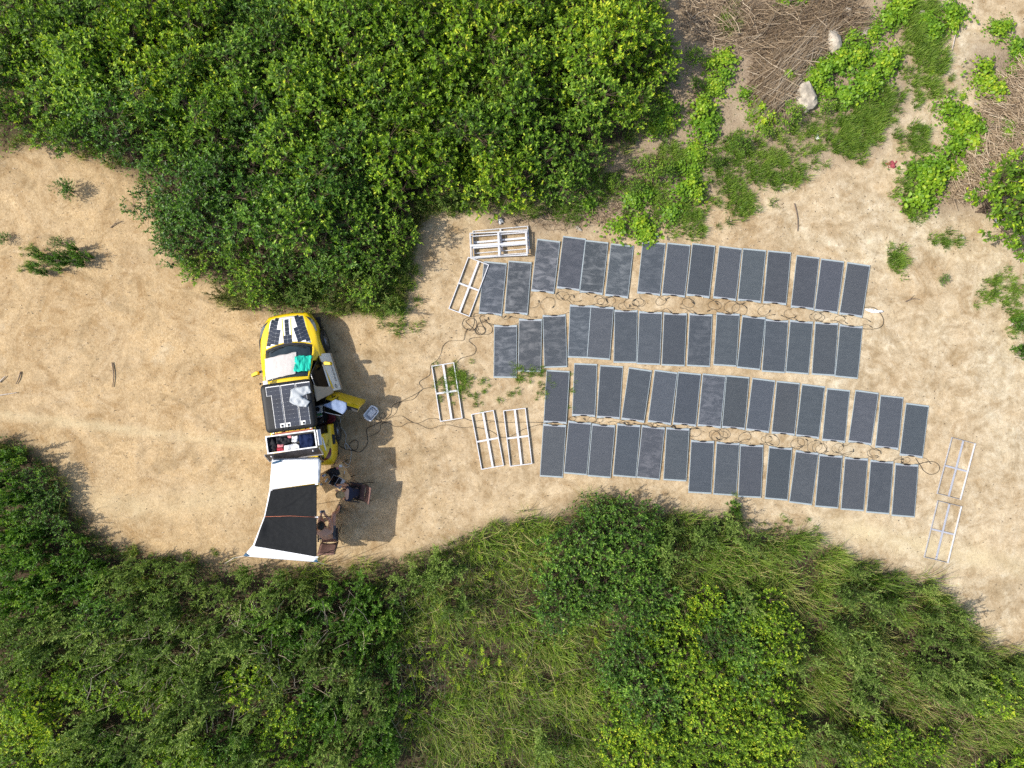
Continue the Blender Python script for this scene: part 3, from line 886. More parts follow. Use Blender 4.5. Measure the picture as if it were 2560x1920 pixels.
leaf_cover('undergrowth', B_poly, 42000, 0.40, M['leaf_dark'], 'low leafy undergrowth filling the scrub along the bottom', tint=0.30)
leaf_cover('undergrowth', T_poly, 24000, 0.6, M['leaf_mid'], 'low leafy undergrowth beneath the top thicket')
field('tall_grass', g_spots, tall, 0.55, 1.05, M['grass'], 'tall arching grass through the scrub along the bottom')
rim_b = [p for p in scatter(B_poly, 0.16, 1500, -0.0, 8) if poly_dist(p[None], B_poly)[0] < 0.55]
field('rim_grass', rim_b, mid_g, 0.5, 1.0, M['grass'], 'thin grass fringing the bare sand along the bottom scrub')
ts = [Q(u+random.gauss(0, 14), v+random.gauss(0, 10), 0.9) for u, v in [(300, 250)]*5+[(1010,150)]*5+[(1040,180)]*5+[(1085,230)]*7+[(1120,255)]*7+[(1050,265)]*4+[(900,215)]*4+[(575,85)]*4+[(860,300)]*3+[(960,60)]*3]
field('thicket_grass', [tuple(t) for t in ts], thick, 0.9, 1.4, M['grass'], 'long pale grass blades rising through the top thicket', z=0.7)
rim_t = [p for p in scatter(T_poly, 0.17, 1200, -0.0, 8) if poly_dist(p[None], T_poly)[0] < 0.5]
field('thicket_rim_grass', rim_t+[tuple(p) for p in scatter(rim, 0.13, 260)], mid_g, 0.45, 0.95, M['grass'], 'thin grass along the foot of the top thicket')
ne = [np.array(Q(u, v)) for u, v in []]
low_spots = []
def gpatch(u, v, su, sv, n):
    for _ in range(n):
        low_spots.append(Q(u+random.gauss(0, su), v+random.gauss(0, sv)))
for a in ((1985,60,26,42,150),(2005,130,22,24,60),(1870,255,34,26,150),(1830,300,26,22,90),(1910,215,24,14,40),(1720,300,40,30,70),(1650,360,40,28,70),
          (1580,330,26,24,60),(1490,470,22,20,60),(1600,440,22,16,40),(1560,390,30,20,40),(1700,380,26,12,30),(1450,345,30,20,50),(1985,300,18,20,40),(1960,400,14,24,40),
          (1975,450,16,12,24),(1935,560,12,14,26),(1575,55,12,14,26),(2000,190,26,18,34),(1420,430,34,22,50),(1300,410,40,20,50),(1160,450,50,10,40),
          (1000,440,30,12,40),(870,640,18,40,60),(2040,520,20,10,16),(2150,625,20,16,26),(2190,660,14,40,40),(1220,460,30,12,20)):
    gpatch(*a)
field('low_grass', low_spots, low_g, 0.6, 1.25, M['grass'], 'short green grass over the dirt at upper right')
low_spots = []
for a in ((1000,838,20,22,60),(975,820,14,20,36),(1145,800,26,10,14),(1175,830,12,30,14),(1110,840,30,16,10),(1120,800,10,8,6),(1235,830,5,30,6),(1590,1100,10,14,14),(60,560,10,22,14),(430,1200,60,8,12),
          (1690,1135,40,10,14),(1550,1130,40,8,14)):
    gpatch(*a)
field('sand_grass', low_spots, low_g, 0.35, 0.8, M['grass'], 'sparse yellowing grass on the sand beside the frames')

# dry brown brush: long fallen stems, combed roughly one way in places
def brush_heap(name, poly, n, lmin, lmax, ang, aspread, label, zmax=0.25, w=0.007):
    lo, hi = poly.min(0), poly.max(0)
    p = rng.uniform(lo, hi, (n*3, 2)); p = p[in_poly(p, poly)][:n]; n = len(p)
    a = ang+rng.normal(size=n)*aspread+(rng.random(n) < 0.25)*rng.uniform(-1.5, 1.5, n)
    L = rng.uniform(lmin, lmax, n); d = np.stack([np.cos(a), np.sin(a)], 1); s = np.stack([-d[:, 1], d[:, 0]], 1)
    z0 = rng.uniform(0.02, zmax, n); z1 = z0+rng.normal(size=n)*0.06
    rows = []
    bow = rng.normal(size=n)*0.08
    for t in (0, 0.5, 1):
        c = p+d*(L*(t-0.5))[:, None]+s*(bow*L*(1-(2*t-1)**2))[:, None]; z = np.maximum(z0+(z1-z0)*t, 0.012)
        ww = w*rng.uniform(0.5, 1.3, n)
        for sg in (1, -1):
            rows.append(np.concatenate([c+s*(sg*ww)[:, None], (z+0.004*sg)[:, None]], 1))
    v = np.stack(rows, 1)
    f = (np.arange(n)[:, None, None]*6+np.array([[0,1,3],[0,3,2],[2,3,5],[2,5,4]])[None]).reshape(-1, 3)
    t = np.clip(0.40+0.22*rng.normal(size=n)+0.5*z0, 0, 1)
    o = link(name, soup_mesh(name, v.reshape(-1, 3), f, np.repeat(t, 6), M['straw'])); o['kind'] = 'stuff'; o['label'] = label
brush_heap('dry_brush', poly_np([(1600,20),(1830,-10),(1880,60),(1750,130),(1720,175),(1690,245),(1640,215),(1620,120)]), 2600, 0.2, 0.9, rad(35), 0.5, 'heap of dry brown stems between the creepers at upper right')
brush_heap('dry_brush', poly_np([(1655,140),(1740,75),(1790,90),(1720,150),(1690,230),(1660,250),(1640,210)]), 1500, 0.6, 1.5, rad(52), 0.16, 'combed bundle of long dry stems beside the pale boulder', 0.3, 0.008)
brush_heap('dry_brush', poly_np([(1470,0),(1620,0),(1640,110),(1560,110),(1480,70)]), 900, 0.15, 0.6, rad(20), 0.9, 'dry litter of stems at the top beside the thicket')
brush_heap('dry_brush', poly_np([(2130,180),(2230,120),(2230,410),(2040,440),(2080,350),(2110,270)]), 2600, 0.2, 0.8, rad(-20), 0.55, 'heap of dry brown stems at the right edge')
brush_heap('dry_brush', poly_np([(1090,470),(1300,425),(1420,330),(1470,345),(1330,480),(1200,500)]), 700, 0.1, 0.5, rad(15), 0.9, 'dry litter of stems above the top panel row', 0.08, 0.005)
brush_heap('dry_brush', poly_np([(1870,1380),(2010,1400),(2130,1540),(2100,1659),(1900,1640),(1800,1500)]), 1500, 0.3, 0.9, rad(-12), 0.35, 'flattened dry grass stems in the scrub at lower right', 0.35, 0.006)
brush_heap('dry_stems', poly_np([(850,1230),(1250,1180),(1320,1400),(1350,1659),(820,1659)]), 900, 0.4, 1.1, rad(85), 0.7, 'pale dry stems crossing the bottom grass', 0.75, 0.004)
brush_heap('dry_stems', poly_np([(200,1330),(820,1260),(820,1500),(250,1560)]), 420, 0.3, 0.7, rad(40), 0.9, 'pale dry stems caught in the scrub below the tent', 1.5, 0.005)
brush_heap('dry_brush', poly_np([(960,1190),(1120,1140),(1240,1150),(1230,1330),(1000,1330)]), 900, 0.2, 0.7, rad(80), 0.5, 'dry pale stems in the scrub below the white frames', 0.3, 0.005)

# chopped straw and dark leaf litter over the bare sand
def flecks(name, n, boxes, lmin, lmax, w, m, tlo, thi, label, avoid=True, z=0.028):
    P_ = []
    for (u0, v0, u1, v1, k) in boxes:
        c = np.stack([rng.uniform(u0, u1, int(n*k)), rng.uniform(v0, v1, int(n*k))], 1)
        P_.append(np.array([Q(a, b) for a, b in c]))
    p = np.concatenate(P_)
    if avoid:
        keep = ~(in_poly(p, T_poly) & (poly_dist(p, T_poly) > 0.3)) & ~(in_poly(p, B_poly) & (poly_dist(p, B_poly) > 0.3))
        p = p[keep]
    n = len(p); a = rng.uniform(0, 6.283, n); L = rng.uniform(lmin, lmax, n)
    d = np.stack([np.cos(a), np.sin(a), rng.normal(size=n)*0.12], 1); s = np.stack([-np.sin(a), np.cos(a), rng.normal(size=n)*0.3], 1)
    c = np.concatenate([p, np.full((n, 1), z)], 1); W = (w*rng.uniform(0.6, 1.4, n))[:, None]
    v = np.stack([c-d*L[:, None]/2, c+s*W, c+d*L[:, None]/2, c-s*W], 1)
    f = (np.arange(n)[:, None, None]*4+np.array([[0,1,2],[0,2,3]])[None]).reshape(-1, 3)
    o = link(name, soup_mesh(name, v.reshape(-1, 3), f, np.repeat(rng.uniform(tlo, thi, n), 4), m)); o['kind'] = 'stuff'; o['label'] = label
flecks('straw_litter', 8000, [(0,300,1000,1220,1.0),(900,430,2212,1250,0.4)], 0.03, 0.10, 0.0032, M['straw'], 0.45, 1.0, 'short bleached straw scattered over the sand')
flecks('leaf_litter', 900, [(0,300,1000,1220,1.0),(900,430,2212,1350,0.8),(1450,0,2212,560,0.8)], 0.02, 0.075, 0.009, M['litter'], 0.0, 0.6, 'dark dead leaves and twigs dotted over the sand')
flecks('pale_litter', 420, [(0,300,1000,1220,0.6),(900,430,2212,1350,0.5),(1450,0,2212,560,1.6)], 0.02, 0.06, 0.012, M['straw'], 0.9, 1.0, 'pale chips dotted over the ground')

# ---- sticks, stones and scraps
def stick(u0, v0, u1, v1, r, label, m='stick', bend=0.06, twigs=0):
    a = Vector((*Q(u0, v0), 0.03)); b = Vector((*Q(u1, v1), 0.035)); mb = MB()
    mid = (a+b)/2+Vector((-(b-a).y, (b-a).x, 0))*bend+Vector((0, 0, 0.01))
    q = catmull([a, mid, b], 5)
    c = a.copy()
    mb.tube([p-c for p in q], r, 6, r1=r*0.5)
    for i in range(twigs):
        k = q[3+2*i % 6]-c; ang = random.uniform(-1, 1); d = (b-a).normalized()*0.22; d.rotate(Matrix.Rotation(ang, 3, 'Z'))
        mb.tube([k, k+d], r*0.5, 4, r1=r*0.2)
    o = mb.build('stick', M[m]); o.location = c
    tag(o, label, 'stick')
stick(243, 783, 245, 836, 0.022, 'thin brown stick lying upright left of the car')
stick(46, 803, 36, 830, 0.022, 'short dark stick near the left edge of the sand')
stick(0, 826, 14, 812, 0.024, 'pale bleached stick beside the short dark one', 'pale_stick', 0.0)
stick(-8, 855, 38, 848, 0.020, 'straight white stick poking in from the left edge', 'pale_stick', 0.0)
stick(1955, 652, 1985, 647, 0.018, 'bent dark twig on the sand right of the panels', bend=0.12, twigs=1)
stick(1715, 440, 1722, 500, 0.020, 'forked brown twig above the right half of the top panel row', bend=0.05)
stick(2160, 378, 2195, 342, 0.018, 'crooked brown twig lying on the dirt by the red petals', twigs=2)
stick(240, 492, 265, 478, 0.016, 'fine branching twig under the rim of the left thicket', twigs=2)
stick(2180, 705, 2200, 690, 0.026, 'pale dead branch at the right edge by the feathery bush', 'pale_stick', 0.03)
stick(1118, 1140, 1128, 1172, 0.012, 'thin dry stem between the pair of frames and the scrub', bend=0.1)
stick(2065, 60, 2055, 110, 0.026, 'white bleached pole standing in the grass at upper right', 'pale_stick', 0.0)

def rock(u, v, sx, sy, sz, seed, label, rz=0.0, m='rock'):
    bm = bmesh.new(); bmesh.ops.create_icosphere(bm, subdivisions=3, radius=1.0)
    for p in bm.verts:
        q = p.co*1.3+Vector((seed*3.1, seed, 0))
        d = 1+0.34*mnoise.noise(q)+0.14*mnoise.noise(q*2.7)
        # facet a few sides
        for k in range(4):
            ax = Vector((math.cos(seed+k*1.7), math.sin(seed+k*1.7), 0.6*math.sin(k*2+seed))).normalized()
            h = p.co.normalized().dot(ax)
            if h > 0.72: d *= 0.72/h
        p.co = Vector((p.co.x*sx*d, p.co.y*sy*d, p.co.z*sz*d+sz*0.35))
    me = bpy.data.meshes.new('rock'); bm.to_mesh(me); bm.free()
    me.materials.append(M[m])
    o = link('rock', me); x, y = Q(u, v); o.location = (x, y, 0); o.rotation_euler = (0, 0, rz)
    tag(o, label, 'rock', )
for a in ((1797,92,.30,.44,.25,1.2,'pale boulder standing among the dry stems at upper right',0.2),
          (1738,205,.38,.48,.24,2.7,'large pale boulder at the lower edge of the creeper band',0.5),
          (1772,32,.14,.12,.12,3.9,'small pale rock at the top beside the dry stems',0.1),
          (1828,27,.24,.15,.14,5.1,'longish pale rock at the top between dry stems and creeper',-0.5),
          (1868,70,.17,.12,.12,6.6,'pale rock under the creeper at upper right',0.6),
          (1990,28,.16,.09,.09,7.2,'pale rock in the grass near the top right',0.3),
          (1571,38,.10,.09,.08,8.8,'round pale rock at the top beside a grass tuft',0.0),
          (1740,240,.12,.08,.08,9.3,'pale stone below the large boulder',1.0),
          (2106,225,.06,.05,.05,10.1,'small round grey stone on the bare dirt at upper right',0.0),
          (2078,514,.09,.07,.07,11.4,'brown stone at the right under the yellow green bush',0.2),
          (1250,494,.14,.06,.05,12.0,'flat pale stone behind the top panel row',-0.6)):
    rock(*a)
def scrap(u, v, w, h, label, m='scrap', rz=0.0, name='plastic_scrap', z=0.03, cat='litter'):
    mb = MB(); ph = random.random()*6
    mb.grid(lambda a, b: ((a-.5)*w*(1+.25*math.sin(5*b+ph)), (b-.5)*h*(1+.3*math.sin(7*a+ph)), z+0.03*math.sin(6*a+ph)*math.sin(5*b)+0.02*math.sin(17*a+3*b)), 8, 6)
    o = mb.build(name, M[m], fix=False); x, y = Q(u, v); o.location = (x, y, 0); o.rotation_euler = (0, 0, rz)
    md = o.modifiers.new('thickness', 'SOLIDIFY'); md.thickness = 0.004
    tag(o, label, cat)
scrap(1253, 339, 0.13, 0.17, 'pale blue plastic scrap in the thicket rim', 'blue_scrap')
scrap(1887, 672, 0.48, 0.11, 'crumpled white plastic strip at the right end of the top panel row', 'scrap', -0.15)
scrap(1925, 356, 0.30, 0.20, 'dark red petals spilled on the dirt at upper right', 'red_scrap', 0.2, 'red_petals', 0.024)
scrap(1414, 511, 0.22, 0.09, 'white plastic scrap tucked behind the top panel row', 'scrap', -0.3)
scrap(1081, 478, 0.14, 0.16, 'white paper scrap behind the left end of the top panel row', 'scrap', 0.5)
scrap(1765, 297, 0.13, 0.16, 'pale plastic bottle half hidden in the creeper', 'scrap', 0.9)
scrap(2045, 232, 0.14, 0.13, 'white scrap on the bare dirt at upper right', 'scrap', 0.1)
scrap(2150, 478, 0.13, 0.10, 'whitish scrap on the dirt under the right creeper', 'scrap', 0.1)
scrap(1600, 450, 0.08, 0.08, 'small white scrap on the sand above the top panel row', 'scrap', 0.7)
scrap(2115, 355+57, 0.22, 0.14, 'grey paper scrap in the dirt above the right side', 'scrap', 1.0)
mb = MB()
for k in range(3):
    x0, y0 = Q(1126+4*k, 416+3*k); x1, y1 = Q(1180+5*k, 419+4*k)
    mb.tube([Vector((x0, y0, 0.05+0.02*k)), Vector((x1, y1, 0.05+0.02*k))], 0.025, 8)
tag(mb.build('pipe_bundle', M['frame_grey']), 'bundle of pale plastic pipes at the foot of the top thicket', 'pipes')

# ------------------------------------------------------------------ the solar panels
PW, PL = 0.719, 1.655
def film_material():
    m = bpy.data.materials.new('striped_solar_film'); m.use_nodes = True
    nt = m.node_tree; b = nt.nodes['Principled BSDF']; L = nt.links.new
    tc = nt.nodes.new('ShaderNodeTexCoord'); oi = nt.nodes.new('ShaderNodeObjectInfo')
    sx = nt.nodes.new('ShaderNodeSeparateXYZ'); L(tc.outputs['Object'], sx.inputs[0])
    def mth(op, a, c):
        n = nt.nodes.new('ShaderNodeMath'); n.operation = op
        for i, v in enumerate((a, c)):
            if isinstance(v, (int, float)): n.inputs[i].default_value = v
            else: L(v, n.inputs[i])
        return n.outputs[0]
    fr = mth('FRACT', mth('MULTIPLY', sx.outputs['X'], 1/0.0262), 0)
    line = mth('LESS_THAN', fr, 0.24)
    frx = mth('LESS_THAN', mth('FRACT', mth('MULTIPLY', sx.outputs['Y'], 1/0.1525), 0), 0.03)
    off = nt.nodes.new('ShaderNodeVectorMath'); off.operation = 'ADD'
    cx = nt.nodes.new('ShaderNodeCombineXYZ'); L(mth('MULTIPLY', oi.outputs['Random'], 37.0), cx.inputs[0]); L(mth('MULTIPLY', oi.outputs['Random'], 91.0), cx.inputs[1])
    L(tc.outputs['Object'], off.inputs[0]); L(cx.outputs[0], off.inputs[1])
    mp = nt.nodes.new('ShaderNodeMapping'); mp.inputs['Scale'].default_value = (1.0, 2.2, 1.0); L(off.outputs[0], mp.inputs[0])
    nz = nt.nodes.new('ShaderNodeTexNoise'); nz.inputs['Scale'].default_value = 2.6; nz.inputs['Detail'].default_value = 7; nz.inputs['Roughness'].default_value = 0.65; nz.inputs['Distortion'].default_value = 0.8
    L(mp.outputs[0], nz.inputs['Vector'])
    base = nt.nodes.new('ShaderNodeValToRGB')
    base.color_ramp.elements[0].position = 0.3; base.color_ramp.elements[0].color = (0.024, 0.029, 0.036, 1)
    base.color_ramp.elements[1].position = 0.75; base.color_ramp.elements[1].color = (0.032, 0.038, 0.046, 1)
    L(nz.outputs['Fac'], base.inputs['Fac'])
    def mix(f, a, c):
        n = nt.nodes.new('ShaderNodeMix'); n.data_type = 'RGBA'
        L(f, n.inputs[0])
        for s, v in ((6, a), (7, c)):
            if isinstance(v, tuple): n.inputs[s].default_value = (*v, 1)
            else: L(v, n.inputs[s])
        return n.outputs[2]
    col = mix(line, base.outputs[0], (0.185, 0.205, 0.22))
    col = mix(mth('MULTIPLY', frx, 0.35), col, (0.11, 0.12, 0.13))
    dust = nt.nodes.new('ShaderNodeValToRGB'); dust.color_ramp.elements[0].position = 0.46; dust.color_ramp.elements[1].position = 0.78
    dust.color_ramp.elements[0].color = (0, 0, 0, 1); dust.color_ramp.elements[1].color = (1, 1, 1, 1)
    L(nz.outputs['Fac'], dust.inputs['Fac'])
    col = mix(mth('MULTIPLY', dust.outputs[0], mth('MULTIPLY', oi.outputs['Alpha'], 0.5)), col, (0.36, 0.37, 0.38))
    n2 = nt.nodes.new('ShaderNodeMix'); n2.data_type = 'RGBA'; n2.blend_type = 'MULTIPLY'; n2.inputs[0].default_value = 1.0
    L(col, n2.inputs[6]); L(oi.outputs['Color'], n2.inputs[7])
    L(n2.outputs[2], b.inputs['Base Color'])
    b.inputs['Roughness'].default_value = 0.30
    b.inputs['Specular IOR Level'].default_value = 0.30
    bp = nt.nodes.new('ShaderNodeBump'); bp.inputs['Strength'].default_value = 0.035; bp.inputs['Distance'].default_value = 0.02
    L(nz.outputs['Fac'], bp.inputs['Height']); L(bp.outputs['Normal'], b.inputs['Normal'])
    return m
M['film'] = film_material()

def wave(x, y, k):
    return 0.005*math.sin(3.1*y+k)+0.004*math.sin(2.3*x*(1+0.2*k)+1.7*k)
panel_meshes = []
for k in range(3):
    # grey backing sheet; the connector end (+y) is cut in towards the junction box
    mb = MB()
    nx = [-.5, -.30, -.17, 0.0, .17, .30, .5]
    top = [0, -0.004, -0.022, -0.022, -0.022, -0.004, 0]
    rows = 9
    for zz in (0.0, -0.012):
        vs = []
        for j in range(rows):
            for i, xx in enumerate(nx):
                yy = -PL/2+PL*j/(rows-1)+(top[i] if j == rows-1 else 0)
                vs.append((xx*PW, yy, wave(xx*PW, yy, k)+zz))
        n = len(nx)
        mb.add(vs, [(j*n+i, j*n+i+1, (j+1)*n+i+1, (j+1)*n+i) for j in range(rows-1) for i in range(n-1)])
    n = len(nx); o2 = rows*n
    ring = [i for i in range(n)]+[j*n+n-1 for j in range(1, rows)]+[(rows-1)*n+i for i in range(n-2, -1, -1)]+[j*n for j in range(rows-2, 0, -1)]
    mb.f += [(ring[i], ring[i]+o2, ring[(i+1) % len(ring)]+o2, ring[(i+1) % len(ring)]) for i in range(len(ring))]
    mb.m += [0]*len(ring); mb.sm += [False]*len(ring)
    back = mb.build('backing', M['panel_grey'], smooth=False)
    mb = MB()
    y0, y1, x0 = -PL/2+0.046, PL/2-0.068, PW/2-0.017
    mb.grid(lambda a, b: (-x0+2*x0*a, y0+(y1-y0)*b, wave(-x0+2*x0*a, y0+(y1-y0)*b, k)+0.0035), 6, 10)
    # pale rib at the connector end
    rib = MB()
    rib.box((0, y1+0.008, wave(0, y1, k)+0.006), (PW-0.05, 0.014, 0.006))
    flm = mb.build('film', M['film'], fix=False)
    rb = rib.build('edge_strip', M['frame_grey'])
    jb = MB()
    jb.prism(rounded(0.15, 0.042, 0.012, 3), 0.0, 0.016, inset=0.004, ztop=0.020)
    jb.tube([Vector((-.073, 0, .01)), Vector((-.10, 0.002, .009))], 0.011, 6); jb.tube([Vector((.073, 0, .01)), Vector((.10, 0.002, .009))], 0.011, 6)
    jo = jb.build('junction_box', M['black_trim'])
    panel_meshes.append((back.data, flm.data, rb.data, jo.data, wave(0, PL/2-0.03, k)))
    for o in (back, flm, rb, jo): bpy.data.objects.remove(o)

ROW1 = [(1209.4,653.4,1196.7,783.3),(1271.4,651.8,1261.1,782.5),(1343.2,596.5,1327.5,728),(1407.6,589.6,1391.3,720.7),(1463.5,600.7,1449,730),(1527.2,608.5,1512.3,739.4),
        (1606.7,601.6,1592.4,734),(1668.8,606.1,1654.6,738.1),(1730.8,607.4,1715.8,739.4),(1798,613.9,1782.1,745.9),(1857.6,619.9,1844.3,751.8),(1920.1,626.1,1907.9,757.5),
        (1991.8,637,1976.6,768.9),(2053.2,645.5,2036.1,777.5),(2118.1,655.6,2098.5,785.1)]
ROW2 = [(1235,812.8,1233.7,943.5),(1297.2,797.3,1294.7,928),(1356.3,788,1360.3,919),(1424.6,762,1419.2,892.7),(1476.7,764.4,1466.9,894.6),(1536.1,775,1533.7,906),
        (1597.8,777.9,1592.1,909.8),(1659.3,781.2,1653.9,913.3),(1723.6,782.6,1716.9,915),(1791.5,781.5,1783.3,912.5),(1856.1,787.2,1842.4,919.9),(1913.7,796.6,1904.4,929.3),
        (1975.2,799.1,1963.8,931.7),(2037.9,803.9,2029.4,936.6),(2099.7,810.5,2087,941.5)]
ROW3 = [(1366.3,925.8,1358.7,1055.4),(1435.4,908.6,1429.9,1039),(1500,913.7,1491.6,1042.8),(1572.2,919.2,1553.2,1047.3),(1636.7,924.3,1619.5,1054.9),(1695.4,929.6,1682.3,1060.5),
        (1757,934.2,1744.3,1064.6),(1815.9,938,1804.3,1069.6),(1881,945.1,1864.6,1074.7),(1941.8,952.4,1929.1,1083.5),(2005.1,959.5,1989.4,1090.4),(2068,969.6,2054.6,1101.9),
        (2139,973.9,2120.9,1106.3),(2201.6,986.9,2187.8,1119),(2265.4,1006.7,2248.8,1138.9)]
ROW4 = [(1357.7,1060,1349.4,1190.1),(1421,1052.9,1409.6,1182),(1480.3,1058,1468.9,1190.9),(1543.5,1058.5,1532.4,1189.6),(1605.1,1063.5,1591.1,1193.4),(1665.8,1068.6,1658.2,1199.7),
        (1727.7,1099.1,1720.7,1232.5),(1791.6,1103.6,1783,1236.6),(1850.6,1109.6,1844.9,1243.1),(1923,1114.5,1911.6,1247.2),(1989.7,1124.3,1972.6,1256.6),(2048.8,1133,2037.4,1268.5),
        (2112.1,1141.8,2102.1,1274.2),(2176.7,1148.3,2165.4,1282.1),(2238.6,1155.7,2228.4,1291.2)]
ORD = ['first', 'second', 'third', 'fourth', 'fifth', 'sixth', 'seventh', 'eighth', 'ninth', 'tenth', 'eleventh', 'twelfth', 'thirteenth', 'fourteenth', 'last']
ROWNAME = ['top', 'second', 'third', 'bottom']
DUST = {(0,0): .75, (0,1): 1.0, (0,2): 1.0, (0,3): .3, (0,4): 1.0, (0,5): .75, (0,6): .4, (1,0): .9, (1,1): .8, (1,2): .7, (1,3): .5, (2,6): .6, (3,4): .5, (1,8): .35}
junction = {}
panels = {}
for r, row in enumerate((ROW1, ROW2, ROW3, ROW4)):
    for i, (tx, ty, bx, by) in enumerate(row):
        zp = 0.036+0.006*((i+r) % 3)
        if (r, i) in ((1, 4), (3, 5)): zp += 0.008
        T = Vector(P(tx, ty, zp)); B = Vector(P(bx, by, zp))
        down = (B-T).normalized(); right = Vector((-down.y, down.x))
        c = (T+B)/2+right*PW/2
        # the connector end points along local +y
        yv = down if r in (0, 2) else -down
        rz = math.atan2(yv.y, yv.x)-math.pi/2
        lbl = f'striped dark solar panel, {ORD[i]} from the left in the {ROWNAME[r]} row'
        if DUST.get((r, i), 0) >= 0.75:
            lbl = f'dust streaked solar panel, {ORD[i]} from the left in the {ROWNAME[r]} row'
        t = thing('solar_panel', lbl, 'solar panel', (c.x, c.y, zp), rz, 'solar panels laid out in four rows on the sand')
        t.rotation_euler = (random.gauss(0, .003), random.gauss(0, .004), rz)
        bk, fl, rb, jb, jz = panel_meshes[(i*2+r) % 3]
        link('backing', bk, t)
        f = link('film', fl, t)
        g = random.uniform(0.9, 1.12)
        f.color = (g*random.uniform(.97, 1.05), g, g*random.uniform(.97, 1.04), DUST.get((r, i), random.uniform(0.0, 0.12)))
        link('edge_strip', rb, t)
        j = link('junction_box', jb, t); j.location = (0, PL/2-0.030, jz)
        junction[(r, i)] = (c+yv*(PL/2-0.030), yv, Vector((yv.y, -yv.x)))
        panels[(r, i)] = t

# leads: each panel's pair of cables runs along its end and curls on the sand in the aisle
def lead(r, i):
    pos, yv, xv = junction[(r, i)]
    t = panels[(r, i)]
    r2 = {0: 1, 1: 0, 2: 3, 3: 2}[r]
    near = min((junction[(r2, k)][0] for k in range(15)), key=lambda q: (q-pos).length)
    gap = max(0.14, min(0.9, abs((near-pos).dot(yv))))
    w2l = t.matrix_basis.inverted()
    for sgn in (-1, 1):
        mb = MB()
        loop = (sgn == 1 and r in (0, 2)) or random.random() < 0.28
        p0 = pos+xv*(0.09*sgn); p1 = pos+xv*(0.20*sgn)+yv*0.012; p2 = pos+xv*(0.30*sgn)+yv*0.03
        q = [(p0, .025), (p1, .022), (p2, .03)]
        if loop:
            rr = min(0.20, gap*0.47)*random.uniform(0.75, 1.1)
            cc = pos+xv*(sgn*random.uniform(0.10, 0.50))+yv*(gap*0.5+random.gauss(0, 0.03))
            ecc = random.uniform(0.70, 1.0); rot = random.uniform(0, 3.14)
            a0 = math.atan2((p2-cc).y, (p2-cc).x); turns = random.uniform(0.7, 1.3)*2*math.pi*random.choice((-1, 1))
            m = 14
            for k in range(1, m+1):
                a = a0+turns*k/m; e = Vector((math.cos(a)*rr, math.sin(a)*rr*ecc))
                q.append((cc+e*(1+0.12*math.sin(2*a+rot)), 0.010+0.010*(k > m*0.7)))
        else:
            q.append((pos+xv*(0.48*sgn)+yv*random.uniform(0.02, min(0.16, gap*0.6)), .015)); q.append((pos+xv*(0.66*sgn)+yv*random.uniform(0.0, min(0.2, gap*0.8)), .02))
        pts3 = [Vector((p.x, p.y, z+0.012)) for p, z in q]
        mb.tube([w2l @ p for p in catmull(pts3, 3)], 0.0038, 4, cap=False)
        c = mb.build('cable', M['cable'], t)
        e1 = w2l @ pts3[-1]; e0 = w2l @ pts3[-2]
        g = MB(); g.tube([e1+(e0-e1).normalized()*0.09, e1], 0.010, 6); g.build('plug', M['black_trim'], c)
for r in range(4):
    for i in range(15): lead(r, i)

# long cables on the sand
def cable(pts_px, label, m='cable', r=0.0060, name='cable', z=0.016, per=5):
    pts3 = [Vector((*P(a, b), z+0.006*math.sin(k*1.7))) for k, (a, b) in enumerate(pts_px)]
    c = pts3[0].copy(); c.z = 0
    mb = MB(); mb.tube([p-c for p in catmull(pts3, per)], r, 5)
    o = mb.build(name, M[m]); o.location = c
    tag(o, label, 'cable')
K = 4.1475
def cr(l): return [(900+a/K, 780+b/K) for a, b in l]
cable(cr([(1110,180),(1085,230),(1072,292),(990,298),(915,305),(860,355),(840,430),(800,500),(735,552),(722,650),(640,705),(612,740),(645,800),(560,860),(440,920),(340,970),(315,1060),(240,1120),(170,1113)]),
      'dark cable winding from the coiled pile down to the white tub')
cable(cr([(1260,262),(1160,270),(1130,300),(1200,370),(1175,440),(1050,480),(1000,530),(900,630),(830,690),(760,770),(640,805),(560,900),(430,930),(400,960),(370,1050),(270,1110),(180,1120)]),
      'dark cable running under the single white frame to the white tub')
cable(cr([(150,1100),(230,1135),(300,1105),(370,1082),(440,1080),(520,1130),(600,1155),(700,1110),(790,1105),(880,1140),(1000,1120),(1080,1105),(1170,1130),(1300,1125),(1500,1145),(1700,1142),(1898,1147),(1985,1150)]),
      'dark cable running from the white tub straight to the third panel row')
cable(cr([(160,1105),(230,1140),(300,1150),(360,1185),(430,1185),(500,1148),(590,1155),(720,1210),(820,1180),(920,1170),(1060,1200),(1170,1192),(1300,1215),(1380,1245),(1440,1290),(1510,1302),(1600,1270),(1700,1215),(1850,1170),(1930,1160)]),
      'dark cable crossing under the pair of frames to the bottom panel row')
cable(cr([(230,1135),(130,1180),(72,1212),(75,1290),(80,1350),(50,1410),(0,1450),(-60,1440),(-110,1380),(-60,1330),(-20,1350),(-40,1430),(-150,1420),(-230,1360)]), 'dark charging cable from the white tub to the car', r=0.010)
cable(cr([(270,1140),(215,1170),(210,1220),(170,1260),(95,1290)]), 'short dark cable end beside the white tub')
cable(cr([(225,1135),(200,1075),(240,1045),(262,1080),(240,1110),(215,1090)]), 'small dark cable loop at the corner of the white tub')
coil = []
for k in range(44):
    a = k*0.55; cxx, cyy = (1245, 190) if k < 18 else ((1150, 130) if k < 28 else (1290, 170))
    rr = (52 if k < 18 else (66 if k < 28 else 78))*(1+0.12*math.sin(k*1.3))
    coil.append((cxx+rr*math.cos(a), cyy+rr*math.sin(a)*0.9))
cable(cr([(1320,20),(1240,60)]+coil+[(1380,130),(1470,138)]), 'tangled pile of dark cable left of the second panel row', per=4)
